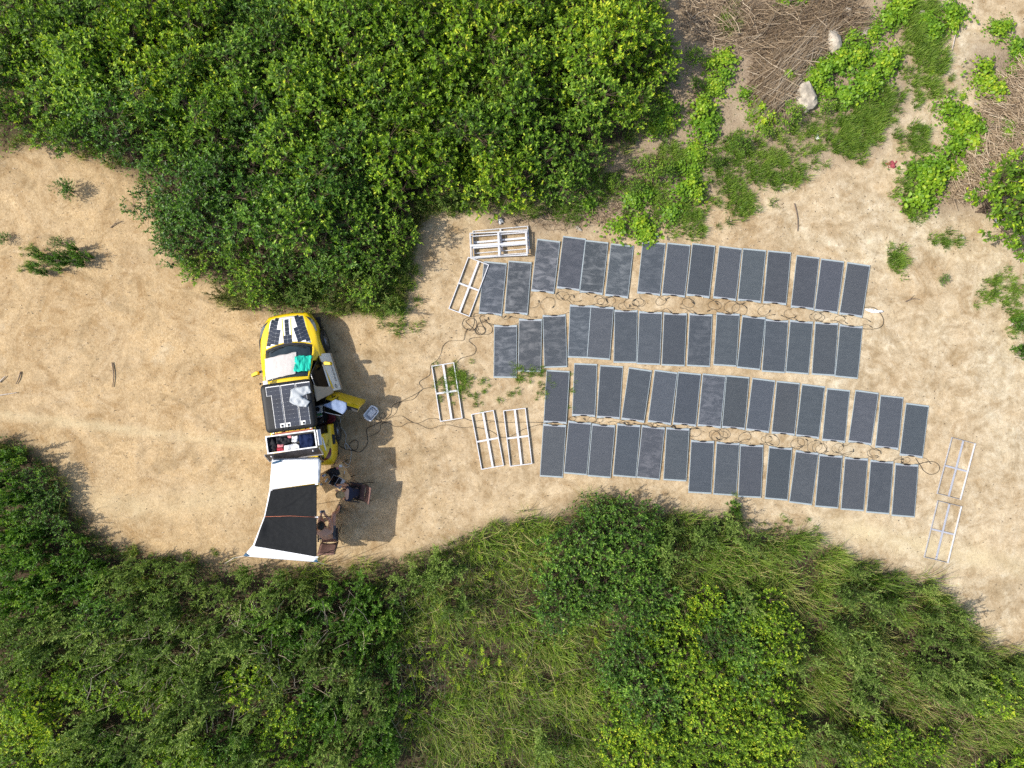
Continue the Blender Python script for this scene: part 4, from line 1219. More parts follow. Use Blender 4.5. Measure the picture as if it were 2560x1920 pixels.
cable(cr([(1240,20),(1180,25),(1185,110),(1150,180),(1100,180),(1062,140),(1070,90),(1110,60),(1230,40)]), 'dark cable loop beside the tangled pile, under the leaning frame')
cable([(2098,783),(2150,770),(2186,770),(2207,795),(2204,815),(2180,823),(2140,820),(2098,813)], 'wide dark cable loop closing the right end of the top two rows', r=0.009)
cable([(2288,1146),(2300,1164),(2310,1178),(2326,1186),(2342,1181),(2348,1168),(2338,1156),(2318,1154),(2298,1160),(2286,1160)], 'teardrop dark cable loop at the right end of the bottom rows', r=0.008)
cable([(834,1028),(851.6,1046),(849,1061),(851,1066),(865,1085),(864,1105),(871,1114),(866,1125),(862,1108),(875,1119),(878,1135),(874,1158),(866,1160),(858,1150)],
      'pale extension cable from the open rear door to the table', 'white_cable', 0.009)

# ------------------------------------------------------------------ spare metal frames
def win_frame(label, tl, tr, bl, z=0.0, flip=False, h=0.065, group='spare metal panel frames', rx=0.0):
    zt = z+h
    A = Vector(P(*tl, zt)); Bv = Vector(P(*tr, zt)); D = Vector(P(*bl, zt))
    ex = (Bv-A); ey = (A-D)
    w, l = ex.length, ey.length
    c = (Bv+D)/2
    rz = math.atan2(ey.y, ey.x)-math.pi/2
    t = thing('panel_frame', label, 'frame', (c.x, c.y, z+0.012), rz, group)
    t.rotation_euler = (rx, 0, rz)
    e = 0.024
    m = M['frame_grey'] if flip else M['frame_white']
    zc = h/2
    for name, pos, size in (('rail', (-w/2+e/2, 0, zc), (e if not flip else 0.010, l, h)), ('rail', (w/2-e/2, 0, zc), (e if not flip else 0.022, l, h)),
                            ('rail', (0, l/2-e/2, zc), (w-2*e-0.004, e if not flip else 0.010, h-0.004)), ('rail', (0, -l/2+e/2, zc), (w-2*e-0.004, e if not flip else 0.010, h-0.004))):
        mb = MB(); mb.box(pos, size); mb.build(name, M['frame_grey'] if flip and pos[0] <= 0 else M['frame_white'], t)  # flipped frames: right rail white, its sunlit inner face put into the colour
    zb = (0.008 if flip else h-0.006)
    mb = MB(); mb.box((0.01, 0, zb), (0.062, l-2*e-0.004, 0.008)); mb.build('crossbar', m, t)
    mb = MB(); mb.box((0, 0, zb-0.007 if not flip else zb+0.0075), (w-2*e-0.004, 0.052, 0.006)); mb.build('crossbar', m, t)
    return t
win_frame('white frame lying half under the first panel of the top row', (1170,642.5), (1223,661), (1120.8,772.7))
win_frame('single white frame lying on the grass patch nearest the car', (1078.4,913.8), (1135.1,906.6), (1100.1,1053.7))
win_frame('white frame, nearer the car of the pair left of the bottom rows', (1177.9,1035.5), (1234.1,1024.9), (1203.4,1174.6))
win_frame('white frame of the pair that lies beside the panels of the bottom rows', (1257.7,1026.3), (1313.9,1019.5), (1274.6,1166.6))
win_frame('pale grey frame, upper one of two lying right of the panels', (2379.6,1092.6), (2439.2,1108.7), (2342.3,1234.1), flip=True, h=0.05)
win_frame('pale grey frame, lower one of two lying right of the panels', (2344.2,1251), (2405,1266), (2309.7,1393.3), flip=True, h=0.05)
g2 = 'stack of white frames by the thicket'
win_frame('white frame at the bottom of the stack above the top row', (1320.5,564.4), (1324.6,622), (1181.4,577.0), 0.0, group=g2)
win_frame('second white frame up in the stack above the top row', (1318.5,573.0), (1322.6,633), (1175.5,583.5), 0.07, group=g2)
win_frame('third white frame up in the stack above the top row', (1315,580), (1317.5,637), (1177.5,590), 0.14, group=g2)
win_frame('topmost white frame of the stack above the top row', (1316.5,576.6), (1319.7,638.5), (1173.2,582.3), 0.21, group=g2)

# ------------------------------------------------------------------ white tub with the inverter
bx, by = P(928.8, 1033, 0.1)
t = thing('storage_tub', 'white plastic tub with rounded corners on the sand beside the car', 'tub', (bx, by, 0.02), rad(50))
tub = MB()
o_ = rounded(0.45, 0.32, 0.07); i_ = rounded(0.385, 0.255, 0.05); b_ = rounded(0.37, 0.24, 0.05)
n = len(o_)
lv = [(x*0.86, y*0.86, 0.0) for x, y in o_]+[(x*0.95, y*0.95, 0.14) for x, y in o_]+[(x, y, 0.145) for x, y in o_]+[(x, y, 0.16) for x, y in o_]+[(x, y, 0.16) for x, y in i_]+[(x, y, 0.05) for x, y in b_]
tub.add(lv, [(r*n+i, r*n+(i+1) % n, (r+1)*n+(i+1) % n, (r+1)*n+i) for r in range(5) for i in range(n)]+[tuple(5*n+i for i in range(n))])
tub.build('body', M['white'], t)
for s in (-1, 1):
    h = MB(); h.box((s*0.232, 0, 0.15), (0.03, 0.13, 0.018)); h.build('handle', M['white'], t)
t2 = thing('inverter_box', 'light grey inverter unit sitting inside the white tub', 'inverter', (bx+0.018, by+0.012, 0.075), rad(50))
mb = MB(); mb.prism(rounded(0.27, 0.185, 0.02), 0, 0.05, inset=0.01, ztop=0.06); mb.build('case', M['white'], t2)
mb = MB(); mb.lathe([(0.0, 0.0), (0.016, 0.0), (0.016, 0.008), (0.0, 0.010)], (0.09, 0.05, 0.0605), 10); mb.build('knob', M['black_trim'], t2)
mb = MB(); mb.prism(rounded(0.36, 0.23, 0.04), 0.0, 0.008); o = mb.build('base_pad', M['frame_grey'], t2); o.location = (-0.01, -0.01, -0.012)

# ------------------------------------------------------------------ the car
CAR_A = rad(7.8)
CAR_O = Vector((-6.48, -0.17))
def car_w(x, y, z=0.0):
    """car coordinates (x right, y forward) -> place on the site"""
    c, s = math.cos(CAR_A), math.sin(CAR_A)
    return Vector((CAR_O.x+x*c-y*s, CAR_O.y+x*s+y*c, z))
#        y      w     zsill zsh   xr    zr    zc   curve
STN = [( 2.32, 0.60, 0.34, 0.66, 0.44, 0.69, 0.71, 0.10),
       ( 2.24, 0.72, 0.28, 0.75, 0.52, 0.80, 0.83, 0.14),
       ( 2.05, 0.83, 0.24, 0.83, 0.57, 0.88, 0.92, 0.18),
       ( 1.75, 0.90, 0.22, 0.90, 0.61, 0.95, 0.98, 0.20),
       ( 1.42, 0.935,0.22, 0.96, 0.72, 1.01, 1.045,0.24),
       ( 1.24, 0.94, 0.22, 0.98, 0.74, 1.07, 1.12, 0.24),
       ( 0.80, 0.94, 0.22, 1.01, 0.68, 1.27, 1.34, 0.18),
       ( 0.36, 0.94, 0.22, 1.02, 0.61, 1.50, 1.56, 0.10),
       ( 0.10, 0.94, 0.22, 1.02, 0.60, 1.55, 1.60, 0.04),
       (-0.60, 0.94, 0.22, 1.03, 0.60, 1.57, 1.62, 0.0),
       (-1.20, 0.94, 0.22, 1.04, 0.59, 1.54, 1.59, 0.0),
       (-1.70, 0.93, 0.24, 1.06, 0.57, 1.47, 1.53, 0.0),
       (-1.95, 0.91, 0.28, 1.07, 0.60, 1.36, 1.41, 0.04),
       (-2.14, 0.87, 0.32, 1.04, 0.62, 1.13, 1.16, 0.08),
       (-2.27, 0.80, 0.36, 0.90, 0.60, 0.94, 0.96, 0.10),
       (-2.34, 0.70, 0.40, 0.74, 0.55, 0.76, 0.77, 0.10)]
STN = np.array(STN)[::-1]
NY = 96
ys_ = np.linspace(-2.34, 2.32, NY)
tab = np.stack([np.interp(ys_, STN[:, 0], STN[:, k]) for k in range(8)], 1)
ker = np.array([1, 2, 3, 2, 1.]); ker /= ker.sum()
for k in range(1, 8):
    pad = np.concatenate([[tab[0, k]]*2, tab[:, k], [tab[-1, k]]*2])
    tab[:, k] = np.convolve(pad, ker, 'valid')
def profile(row):
    y, w, z0, zs, xr, zr, zc, cv = row
    return [(w*0.90, z0), (w*0.965, z0+0.10), (w*0.995, z0+(zs-z0)*0.40), (w*1.0, z0+(zs-z0)*0.68), (w*0.965, zs-0.05), (w*0.925, zs),
            (w*0.875, zs+0.018), (xr+(w*0.875-xr)*0.5, zs+0.018+(zr-zs-0.018)*0.52), (xr+0.02, zr-0.012), (xr-0.03, zr+0.006),
            (xr*0.70, zr+(zc-zr)*0.52), (xr*0.35, zr+(zc-zr)*0.88), (0.0, zc)]
NP_ = 13
grid_pts = np.zeros((NY, NP_, 3))
for a in range(NY):
    for b, (x, z) in enumerate(profile(tab[a])):
        grid_pts[a, b] = (x, tab[a, 0]-tab[a, 7]*(x/0.94)**2, z)
def car_z(x, y):
    """height of the car's upper surface"""
    x = abs(x)
    yc = y
    for _ in range(3):
        cv = np.interp(yc, tab[:, 0], tab[:, 7]); yc = y+cv*(x/0.94)**2
    f = np.clip((yc-tab[0, 0])/(tab[-1, 0]-tab[0, 0])*(NY-1), 0, NY-1.001); i = int(f); w = f-i
    row = tab[i]*(1-w)+tab[i+1]*w
    pr = profile(row)[5:][::-1]
    return float(np.interp(x, [p[0] for p in pr], [p[1] for p in pr]))

car = thing('car', 'yellow car with solar cells on its white bonnet and both right doors open', 'car', (CAR_O.x, CAR_O.y, 0), CAR_A)
parts_ = {}
def cls(a, b, side):
    """which part a skin quad belongs to: row a (back to front), column b (sill to centre), side +1 right"""
    y = (tab[a, 0]+tab[a+1, 0])/2
    if side > 0 and -1.16 < y < 0.92 and 1 <= b <= 7:
        if not (-0.19 < y < -0.09): return None          # door openings
    if b >= 9 and y < -1.86 and y > -2.26: return None       # raised tailgate leaves the boot open
    if b in (6, 7):
        if -1.10 < y < -0.18: return 'side_window_rear'
        if -0.10 < y < 0.66: return 'side_window'
        if -1.42 < y <= -1.10: return 'quarter_window'
    if b >= 8 and 0.36 < y < 1.36: return 'windscreen' if b >= 9 else 'body'
    if b >= 9 and 1.43 < y < 2.22: return 'bonnet'
    return 'body'
for side in (1, -1):
    for a in range(NY-1):
        for b in range(NP_-1):
            k = cls(a, b, side)
            if k is None: continue
            nm = k if not (k.startswith('side') or k.startswith('quarter')) else k+str(side)
            mb = parts_.setdefault(nm, MB())
            q = [grid_pts[a, b], grid_pts[a+1, b], grid_pts[a+1, b+1], grid_pts[a, b+1]]
            q = [(p[0]*side, p[1], p[2]) for p in q]
            if side > 0: q = q[::-1]
            mb.add(q, [(0, 1, 2, 3)], 0, True)
def weld(o):
    bm = bmesh.new(); bm.from_mesh(o.data); bmesh.ops.remove_doubles(bm, verts=bm.verts, dist=1e-4)
    bmesh.ops.recalc_face_normals(bm, faces=bm.faces); bm.to_mesh(o.data); bm.free()
for nm, mb in parts_.items():
    m = {'body': M['yellow'], 'bonnet': M['white_wrap'], 'windscreen': M['windscreen']}.get(nm, M['glass'])
    base = nm.rstrip('-1') if nm not in ('body', 'bonnet', 'windscreen') else nm
    base = 'side_window' if base.startswith('side') else base
    o = mb.build(base, m, car); weld(o)
    md = o.modifiers.new('thickness', 'SOLIDIFY'); md.thickness = 0.006; md.offset = -1
    if nm == 'bonnet': o['label'] = 'white bonnet covered with solar cells'
# bonnet creases in yellow, windscreen seal, front panel
for s in (-1, 1):
    mb = MB(); mb.grid(lambda a, b: ((s*(0.115+0.035*b*0.5)+(a-.5)*0.028), 1.42+0.74*b, car_z(s*0.12, 1.42+0.74*b)+0.004), 1, 12)
    mb.build('bonnet_stripe', M['yellow'], car, fix=False)
mb = MB(); mb.grid(lambda a, b: ((a-.5)*1.40, 1.40-0.24*((a-.5)*1.49)**2-b*0.075, car_z((a-.5)*1.40, 1.40-0.24*((a-.5)*1.49)**2-b*0.075)+0.006), 16, 2)
mb.build('cowl', M['black_trim'], car, fix=False)
mb = MB()
for s in (-1, 1):
    x0 = s*0.10
    mb.tube([Vector((s*0.12+0.1*k*s, 1.29-0.007*k*k, car_z(s*0.12+0.1*k*s, 1.29-0.007*k*k)+0.02)) for k in range(5)], 0.010, 4)
mb.build('wiper', M['black_trim'], car)
# closed underside and cabin floor
mb = MB(); mb.box((0, 0.0, 0.26), (1.70, 4.3, 0.05)); mb.build('floor_pan', M['black_trim'], car)
mb = MB(); mb.box((0, 0.95, 0.72), (1.5, 0.42, 0.42)); mb.build('dashboard', M['black_trim'], car)
for s in (-1, 1):
    mb = MB(); mb.prism(rounded(0.50, 0.52, 0.1), 0.30, 0.52, inset=0.03, ztop=0.56)
    q = len(mb.v); mb.box((0, -0.27, 0.86), (0.46, 0.14, 0.62), Matrix.Rotation(rad(14), 3, 'X'))
    mb.box((0, -0.36, 1.24), (0.24, 0.10, 0.16))
    o = mb.build('front_seat', M['seat'], car); o.location = (s*0.38, 0.28, 0)
mb = MB(); mb.prism(rounded(1.34, 0.5, 0.1), 0.3, 0.52, inset=0.03, ztop=0.56); mb.box((0, -0.28, 0.84), (1.3, 0.14, 0.56), Matrix.Rotation(rad(16), 3, 'X'))
o = mb.build('rear_seat', M['seat'], car); o.location = (0, -0.72, 0)
mb = MB(); mb.lathe([(0.155, -0.012), (0.185, 0), (0.155, 0.012)], (0, 0, 0), 20); mb.box((0, 0, 0), (0.30, 0.03, 0.015))
o = mb.build('steering_wheel', M['black_trim'], car); o.location = (-0.38, 0.62, 0.92); o.rotation_euler = (rad(65), 0, 0)
# wheels
def wheel(x, y, st=0.0):
    s = 1 if x > 0 else -1
    mb = MB(); prof = [(0.24, -0.11), (0.335, -0.11), (0.355, -0.08), (0.36, 0), (0.355, 0.08), (0.335, 0.11), (0.24, 0.11)]
    mb.lathe(prof, n=28, axis='X')
    w = mb.build('wheel', M['tyre'], car); w.location = (x, y, 0.36); w.rotation_euler = (0, 0, st)
    mb = MB(); mb.lathe([(0.0, s*0.085), (0.06, s*0.095), (0.07, s*0.08), (0.225, s*0.105), (0.242, s*0.112)][::s], n=28, axis='X')
    mb.build('rim', M['rim'], w)
    for k in range(5):
        mb = MB(); a = 2*math.pi*k/5
        mb.box((s*0.108, math.cos(a)*0.14, math.sin(a)*0.14), (0.016, 0.05, 0.17), Matrix.Rotation(a-math.pi/2, 3, 'X')); mb.build('spoke', M['rim'], w)
    # black wheel arch lip
    mb = MB(); pts_ = [Vector((s*0.93, y+0.40*math.cos(a), 0.36+0.40*math.sin(a))) for a in np.linspace(0.05, math.pi-0.05, 14)]
    mb.tube(pts_, 0.03, 6); mb.build('wheel_arch', M['black_trim'], car)
for x, y, st in ((-0.83, 1.40, 0.12), (0.86, 1.40, 0.12), (-0.83, -1.37, 0), (0.86, -1.37, 0)): wheel(x, y, st)
# lamps, drawn as slivers on the skin
def skin_strip(name, m, pts_xy, width, dz=0.008, n=14):
    q = catmull([Vector((x, y, 0)) for x, y in pts_xy], 5); mb = MB()
    L_ = []
    for i, p in enumerate(q):
        t = (q[min(i+1, len(q)-1)]-q[max(i-1, 0)]).normalized(); s = Vector((-t.y, t.x, 0))*(width*0.5*math.sin(math.pi*(0.08+0.84*i/(len(q)-1))))
        L_ += [p+s, p-s]
    vs = [(p.x, p.y, car_z(p.x, p.y)+dz) for p in L_]+[(p.x, p.y, car_z(p.x, p.y)-0.03) for p in L_]
    k = len(L_); fs = []
    for i in range(0, k-2, 2):
        fs += [(i, i+1, i+3, i+2), (i, i+2, i+2+k, i+k), (i+1, i+3, i+3+k, i+1+k)]
    mb.add(vs, fs, 0, False)
    return mb.build(name, m, car)
for s in (-1, 1):
    skin_strip('headlight', M['lamp'], [(s*0.60, 2.13), (s*0.71, 2.02), (s*0.79, 1.86), (s*0.845, 1.66)], 0.085)
    skin_strip('headlight_trim', M['black_trim'], [(s*0.56, 2.16), (s*0.68, 2.06), (s*0.765, 1.90), (s*0.82, 1.70)], 0.03)
    skin_strip('tail_light', M['red_light'], [(s*0.60, -2.20), (s*0.72, -2.14), (s*0.80, -2.02), (s*0.84, -1.86)], 0.085)
    skin_strip('tailgate_edge', M['black_trim'], [(s*0.585, -1.80), (s*0.60, -1.95), (s*0.615, -2.08), (s*0.60, -2.20)], 0.075)
mb = MB(); mb.box((0, 0, 0), (0.9, 0.04, 0.16)); o = mb.build('grille', M['black_trim'], car); o.location = (0, 2.315, 0.52)
mb = MB(); mb.box((0, 0, 0), (1.5, 0.10, 0.16), None); o = mb.build('rear_bumper', M['black_trim'], car); o.location = (0, -2.33, 0.46)
# white decal line and lettering on the right rear wing
skin_strip('decal_line', M['white_wrap'], [(0.70, -1.50), (0.715, -1.72), (0.73, -1.92)], 0.03, 0.012)
def lettering(txt, size, loc, rot, parent, name='lettering', m='ink'):
    cu = bpy.data.curves.new(name, 'FONT'); cu.body = txt; cu.size = size; cu.extrude = 0.002; cu.align_x = 'CENTER'; cu.align_y = 'CENTER'
    cu.materials.append(M[m]); o = bpy.data.objects.new(name, cu); C.objects.link(o)
    me = bpy.data.meshes.new_from_object(o); bpy.data.objects.remove(o)
    o = link(name, me, parent); o.location = loc; o.rotation_euler = rot
    return o
lettering('SKODA', 0.105, (0.80, -1.66, car_z(0.80, -1.66)+0.016), (0, rad(38), rad(90)), car)
lettering('ENYAQ', 0.062, (0.665, -1.62, car_z(0.665, -1.62)+0.02), (0, rad(30), rad(90)), car)
# open charging flap with plug
mb = MB(); mb.prism(rounded(0.09, 0.30, 0.04), 0, 0.02); o = mb.build('charge_flap', M['black_trim'], car); o.location = (0.935, -1.62, 0.96); o.rotation_euler = (0, rad(20), 0)
mb = MB(); mb.tube([Vector((0, 0, 0)), Vector((0.10, 0, 0.02)), Vector((0.19, 0.0, -0.02))], 0.028, 8); o = mb.build('charge_plug', M['black_trim'], car); o.location = (0.955, -1.62, 0.92)
# mirrors
def mirror(parent, s, loc):
    mb = MB(); mb.prism([(0, 0.02), (0.06, 0.055), (0.22, 0.035), (0.255, -0.02), (0.235, -0.06), (0.03, -0.065)], 0, 0.10, inset=0.025, ztop=0.135)
    o = mb.build('mirror', M['yellow'], parent); o.location = loc
    if s < 0: o.scale = (-1, 1, 1)
    o.rotation_euler = (0, 0, -s*rad(14))
    g = MB(); g.box((0.13, -0.067, 0.055), (0.19, 0.008, 0.09)); g.build('mirror_glass', M['glass'], o)
    g = MB(); g.box((-0.03, 0, 0.03), (0.08, 0.07, 0.03)); g.build('mirror_arm', M['black_trim'], o)
mirror(car, -1, (-0.965, 0.66, 0.98))
# left door shut lines and handles
for y in (0.92, -0.14, -1.16):
    mb = MB(); mb.tube([Vector((-0.94*0.965-0.012, y, 0.34)), Vector((-0.95, y, 0.6)), Vector((-0.945, y, 0.85)), Vector((-0.912, y, 1.0))], 0.006, 4); mb.build('door_seam', M['black_trim'], car)
for y in (0.02, -1.0):
    mb = MB(); mb.box((-0.945, y, 0.90), (0.03, 0.2, 0.03)); mb.build('door_handle', M['yellow'], car)
# roof rails
for s in (-1, 1):
    mb = MB(); mb.tube([Vector((s*0.585, 0.05, 1.585)), Vector((s*0.585, 0.0, 1.625)), Vector((s*0.575, -1.3, 1.615)), Vector((s*0.565, -1.62, 1.53))], 0.016, 6); mb.build('roof_rail', M['black_trim'], car)
for y in (-0.15, -0.95, -1.45):
    mb = MB(); mb.box((0, y, 1.66), (1.30, 0.06, 0.03)); mb.build('roof_bar', M['alu'], car)

# doors: local x runs from the hinge to the free edge, local y points out of the car
def door(name_lbl, hinge, ang, length, mats, gl, tilt=0.0):
    d = link('door', None, car) if False else None
    root = bpy.data.objects.new('door', None)
    # the door itself is the outer skin mesh
    prof = [(0.26, 0.11), (0.34, 0.12), (0.55, 0.105), (0.78, 0.065), (0.95, 0.005), (1.0, -0.03)]
    def skin(off):
        return lambda a, b: (length*(a*(1-0.0*b)), float(np.interp(0.26+0.74*b, [p[0] for p in prof], [p[1] for p in prof]))+off, 0.26+0.74*b)
    mb = MB(); mb.grid(skin(0), 10, 10, 0); mb.grid(skin(-0.11), 10, 10, 1)
    f0 = skin(0); f1 = skin(-0.11)
    for e in ((0,), (1,)):
        a = e[0]; n = 10
        vs = [f0(a, k/n) for k in range(n+1)]+[f1(a, k/n) for k in range(n+1)]
        mb.add(vs, [(k, k+1, k+n+2, k+n+1) for k in range(n)], 0)
    for b in (0, 1):
        n = 10
        vs = [f0(k/n, b) for k in range(n+1)]+[f1(k/n, b) for k in range(n+1)]
        mb.add(vs, [(k, k+1, k+n+2, k+n+1) for k in range(n)], 1)
    o = mb.build('door', [M[mats], M['black_trim']], car)
    o['label'] = name_lbl
    o.location = (hinge[0], hinge[1], 0)
    o.rotation_euler = (tilt, 0, ang)
    # window: sloping glass with its frame
    def win(a, b): return (length*(gl[0]+(gl[1]-gl[0])*a*(1-0.0*b)+(gl[2]*(1-a))*b), -0.05-0.21*b-0.02*b*b, 1.0+0.50*b*(1-gl[3]*a*a))
    mb = MB(); mb.grid(win, 8, 6); mb.build('door_window', M['glass'], o)
    fr = MB(); fr.tube([Vector(win(a, b)) for a, b in [(0, 0), (0, .5), (0, 1)]+[(k/6, 1) for k in range(1, 7)]+[(1, .5), (1, 0)]], 0.017, 5); fr.build('window_frame', M['black_trim'], o)
    fr = MB(); fr.tube([Vector(win(a, b))+Vector((0, 0.012, 0.014)) for a, b in [(k/8, 1) for k in range(0, 9)]], 0.008, 5); fr.build('chrome_strip', M['alu'], o)
    h = MB(); h.box((length*0.84, 0.055, 0.86), (0.19, 0.035, 0.035)); h.build('door_handle', M['yellow'] if mats == 'yellow' else M['white_wrap'], o)
    return o, skin
hp = (0.955, 0.97)
d1, sk1 = door('open front door wrapped in white with a beige lower edge', hp, rad(-90+9.5), 1.16, 'white_wrap', (0.05, 1.0, 0.42, 0.05), rad(4))
# beige sill on the door foot, yellow wedge, print along the door
mb = MB(); mb.grid(lambda a, b: (1.16*a, float(np.interp(0.262+0.16*b, [0.26, 0.34, 0.55], [0.11, 0.12, 0.105]))+0.012, 0.262+0.14*b), 8, 4); mb.build('door_foot', M['beige_cloth'], d1, fix=False)
mb = MB(); mb.add([(0.42, 0.012, 0.955), (1.10, 0.014, 0.955), (1.10, 0.060, 0.83), (0.95, 0.045, 0.89)], [(0, 1, 2, 3)]); mb.build('yellow_wedge', M['yellow'], d1)
lettering('adventure', 0.135, (0.62, 0.099, 0.60), (rad(80), 0, rad(180)), d1)
lettering('O', 0.16, (1.04, 0.092, 0.70), (rad(78), 0, rad(180)), d1, 'emblem')
mirror(d1, 1, (0.30, 0.04, 0.985))
d1m = [c for c in d1.children if c.name.startswith('mirror')][-1]; d1m.rotation_euler = (0, 0, rad(90-9.5-8))
d2, sk2 = door('open yellow rear door with black lettering', (0.945, -0.22), rad(-90+66), 1.02, 'yellow', (0.0, 0.66, 0.16, 0.25), rad(10))
lettering('YA', 0.22, (0.22, 0.070, 0.80), (rad(66), 0, rad(180)), d2)
mb = MB(); mb.box((0.52, 0.098, 0.50), (0.95, 0.006, 0.018)); mb.build('decal_line', M['white_wrap'], d2)

# solar films on the bonnet: white-backed strips of small cells
def film_on(parent, name, cells, zf, size, back=None):
    """cells: list of (x, y, ang); back: outline of the pale sheet; zf(x, y) height"""
    mb = MB()
    (w, h) = size
    for (x, y, an) in cells:
        c, s = math.cos(an), math.sin(an)
        q = [(x+a*c-b*s, y+a*s+b*c) for a, b in ((-w/2-.004, -h/2-.004), (w/2+.004, -h/2-.004), (w/2+.004, h/2+.004), (-w/2-.004, h/2+.004))]
        mb.add([(px, py, zf(px, py)+0.006) for px, py in q], [(0, 1, 2, 3)])
    f = mb.build(name, M['cell_line'], parent, fix=False)
    k = 0.010
    for (x, y, an) in cells:
        c, s = math.cos(an), math.sin(an)
        q = [(x+a*c-b*s, y+a*s+b*c) for a, b in ((-w/2+k, -h/2), (w/2-k, -h/2), (w/2, -h/2+k), (w/2, h/2-k), (w/2-k, h/2), (-w/2+k, h/2), (-w/2, h/2-k), (-w/2, -h/2+k))]
        mb = MB(); mb.add([(px, py, zf(px, py)+0.010) for px, py in q], [tuple(range(8))])
        mb.build('solar_cell', M['cell'], f, fix=False)
    return f
def column(x0, y0, an, k0, k1, h):
    return [(x0+math.sin(an)*h*(k+.5), y0-math.cos(an)*h*(k+.5), an) for k in range(k0, k1)]
ch = 0.122
for s in (-1, 1):
    an = s*rad(14.0)
    cells = []
    for j, (k0, k1, dy) in enumerate(((0, 7, 0), (0, 7, 0.03), (3, 7, -0.02))):
        # columns step inward from the outer edge
        cells += column(s*(0.405-0.124*j*math.cos(an)), 2.17+dy+0.130*j*0.28-0.02*j, an, k0, k1, 0.116)
    film_on(car, 'solar_film', cells, car_z, (0.116, 0.110))
film_on(car, 'solar_film', column(0, 2.13, 0, 0, 4, ch)+[(x, 2.13-4*ch-ch*(k+.5), 0) for k in range(2) for x in (-0.063, 0.063)], car_z, (0.118, 0.115))

# ------------------------------------------------------------------ roof tent
def cw(x, y, z): return car_w(x, y, z)
TO = cw(0.017, -0.467, 0)
tent = thing('roof_tent', 'closed black hard shell roof tent with solar film on its lid', 'roof tent', (TO.x, TO.y, 1.685), CAR_A)
TWd, TLn = 1.44, 1.40
def lay(w, l, r, z): return [(x, y, z) for x, y in rounded(w, l, r, 5)]
mb = MB()
ringz = [(TWd-0.04, TLn-0.04, 0.10, 0.0), (TWd, TLn, 0.13, 0.03), (TWd, TLn, 0.13, 0.10), (TWd-0.01, TLn-0.01, 0.13, 0.115), (TWd-0.01, TLn-0.01, 0.13, 0.13), (TWd, TLn, 0.13, 0.145), (TWd, TLn, 0.13, 0.205),
         (TWd-0.03, TLn-0.03, 0.125, 0.245), (TWd-0.10, TLn-0.10, 0.10, 0.268), (TWd-0.24, TLn-0.24, 0.06, 0.280)]
rs = [lay(*a) for a in ringz]; n = len(rs[0])
mb.add([p for r_ in rs for p in r_], [(r_*n+i, r_*n+(i+1) % n, (r_+1)*n+(i+1) % n, (r_+1)*n+i) for r_ in range(len(rs)-1) for i in range(n)]+[tuple((len(rs)-1)*n+i for i in range(n)), tuple(reversed(range(n)))], 0, True)
mb.build('shell', M['tent_shell'], tent)
TZ = 0.280
def tent_film(outline, cells, cs, patch):
    mb = MB(); mb.prism(outline, TZ-0.004, TZ+0.004); f = mb.build('solar_film', M['white_wrap'], tent)
    w, h = cs; k = 0.010
    ix = 0.013
    cxm = sum(p[0] for p in outline)/len(outline)
    for (x, y) in cells:
        q = [(x+a, y+b) for a, b in ((-w/2+k, -h/2), (w/2-k, -h/2), (w/2, -h/2+k), (w/2, h/2-k), (w/2-k, h/2), (-w/2+k, h/2), (-w/2, h/2-k), (-w/2, -h/2+k))]
        g = MB(); g.add([(a, b, TZ+0.012) for a, b in q], [tuple(range(8))]); g.build('solar_cell', M['cell'], f, fix=False)
    # pale interconnect sheet beneath the cells
    xs = [c[0] for c in cells]; ysx = [c[1] for c in cells]
    g = MB()
    for (x, y) in cells: g.add([(x-w/2-.002, y-h/2-.002, TZ+0.008), (x+w/2+.002, y-h/2-.002, TZ+0.008), (x+w/2+.002, y+h/2+.002, TZ+0.008), (x-w/2-.002, y+h/2+.002, TZ+0.008)], [(0, 1, 2, 3)])
    g.build('cell_sheet', M['cell_line'], f, fix=False)
    jx, jy = patch
    g = MB(); g.lathe([(0.03, 0), (0.03, 0.02), (0.02, 0.026)], (jx, jy, TZ+0.005), 10); g.build('junction_box', M['black_trim'], f)
cwd, chh = 0.178, 0.115
y_top = TLn/2-0.085
# left film: wide head, then narrower body
cl = [(-0.485+a*cwd, y_top-0.075-k*(chh+.003)) for k in range(2) for a in (0, 1)]+[(-0.40+a*0.090*1.35, y_top-0.075-k*(chh+.003)) for k in range(2, 9) for a in (0, 1)]
cl = [(-0.47+a*0.128, y_top-0.08-k*0.118) for k in range(2) for a in range(3)]+[(-0.342+a*0.128, y_top-0.08-k*0.118) for k in range(2, 9) for a in range(2)]
cl = [c for c in cl]
out1 = [(-0.545, y_top), (-0.140, y_top), (-0.140, y_top-1.20), (-0.418, y_top-1.20), (-0.418, y_top-0.265), (-0.545, y_top-0.265)]
tent_film(out1, cl+[(-0.342, y_top-0.08-9*0.118)], (0.125, 0.115), (-0.215, y_top-1.145))
cl = [(-0.040+a*0.128, y_top-0.08-k*0.118) for k in range(9) for a in range(3)]
tent_film([(-0.115, y_top), (0.290, y_top), (0.290, y_top-1.20), (-0.115, y_top-1.20)], cl+[(0.088, y_top-0.08-9*0.118), (0.216, y_top-0.08-9*0.118)], (0.125, 0.115), (-0.035, y_top-1.145))
cl = [(0.390+a*0.128, y_top-0.08-k*0.118) for k in range(2) for a in range(3)]+[(0.390+a*0.128, y_top-0.08-k*0.118) for k in range(2, 9) for a in range(2)]
tent_film([(0.315, y_top), (0.72-0.005, y_top), (0.715, y_top-0.265), (0.592, y_top-0.265), (0.592, y_top-1.20), (0.315, y_top-1.20)], cl+[(0.518, y_top-0.08-9*0.118)], (0.125, 0.115), (0.40, y_top-1.145))
mb = MB()
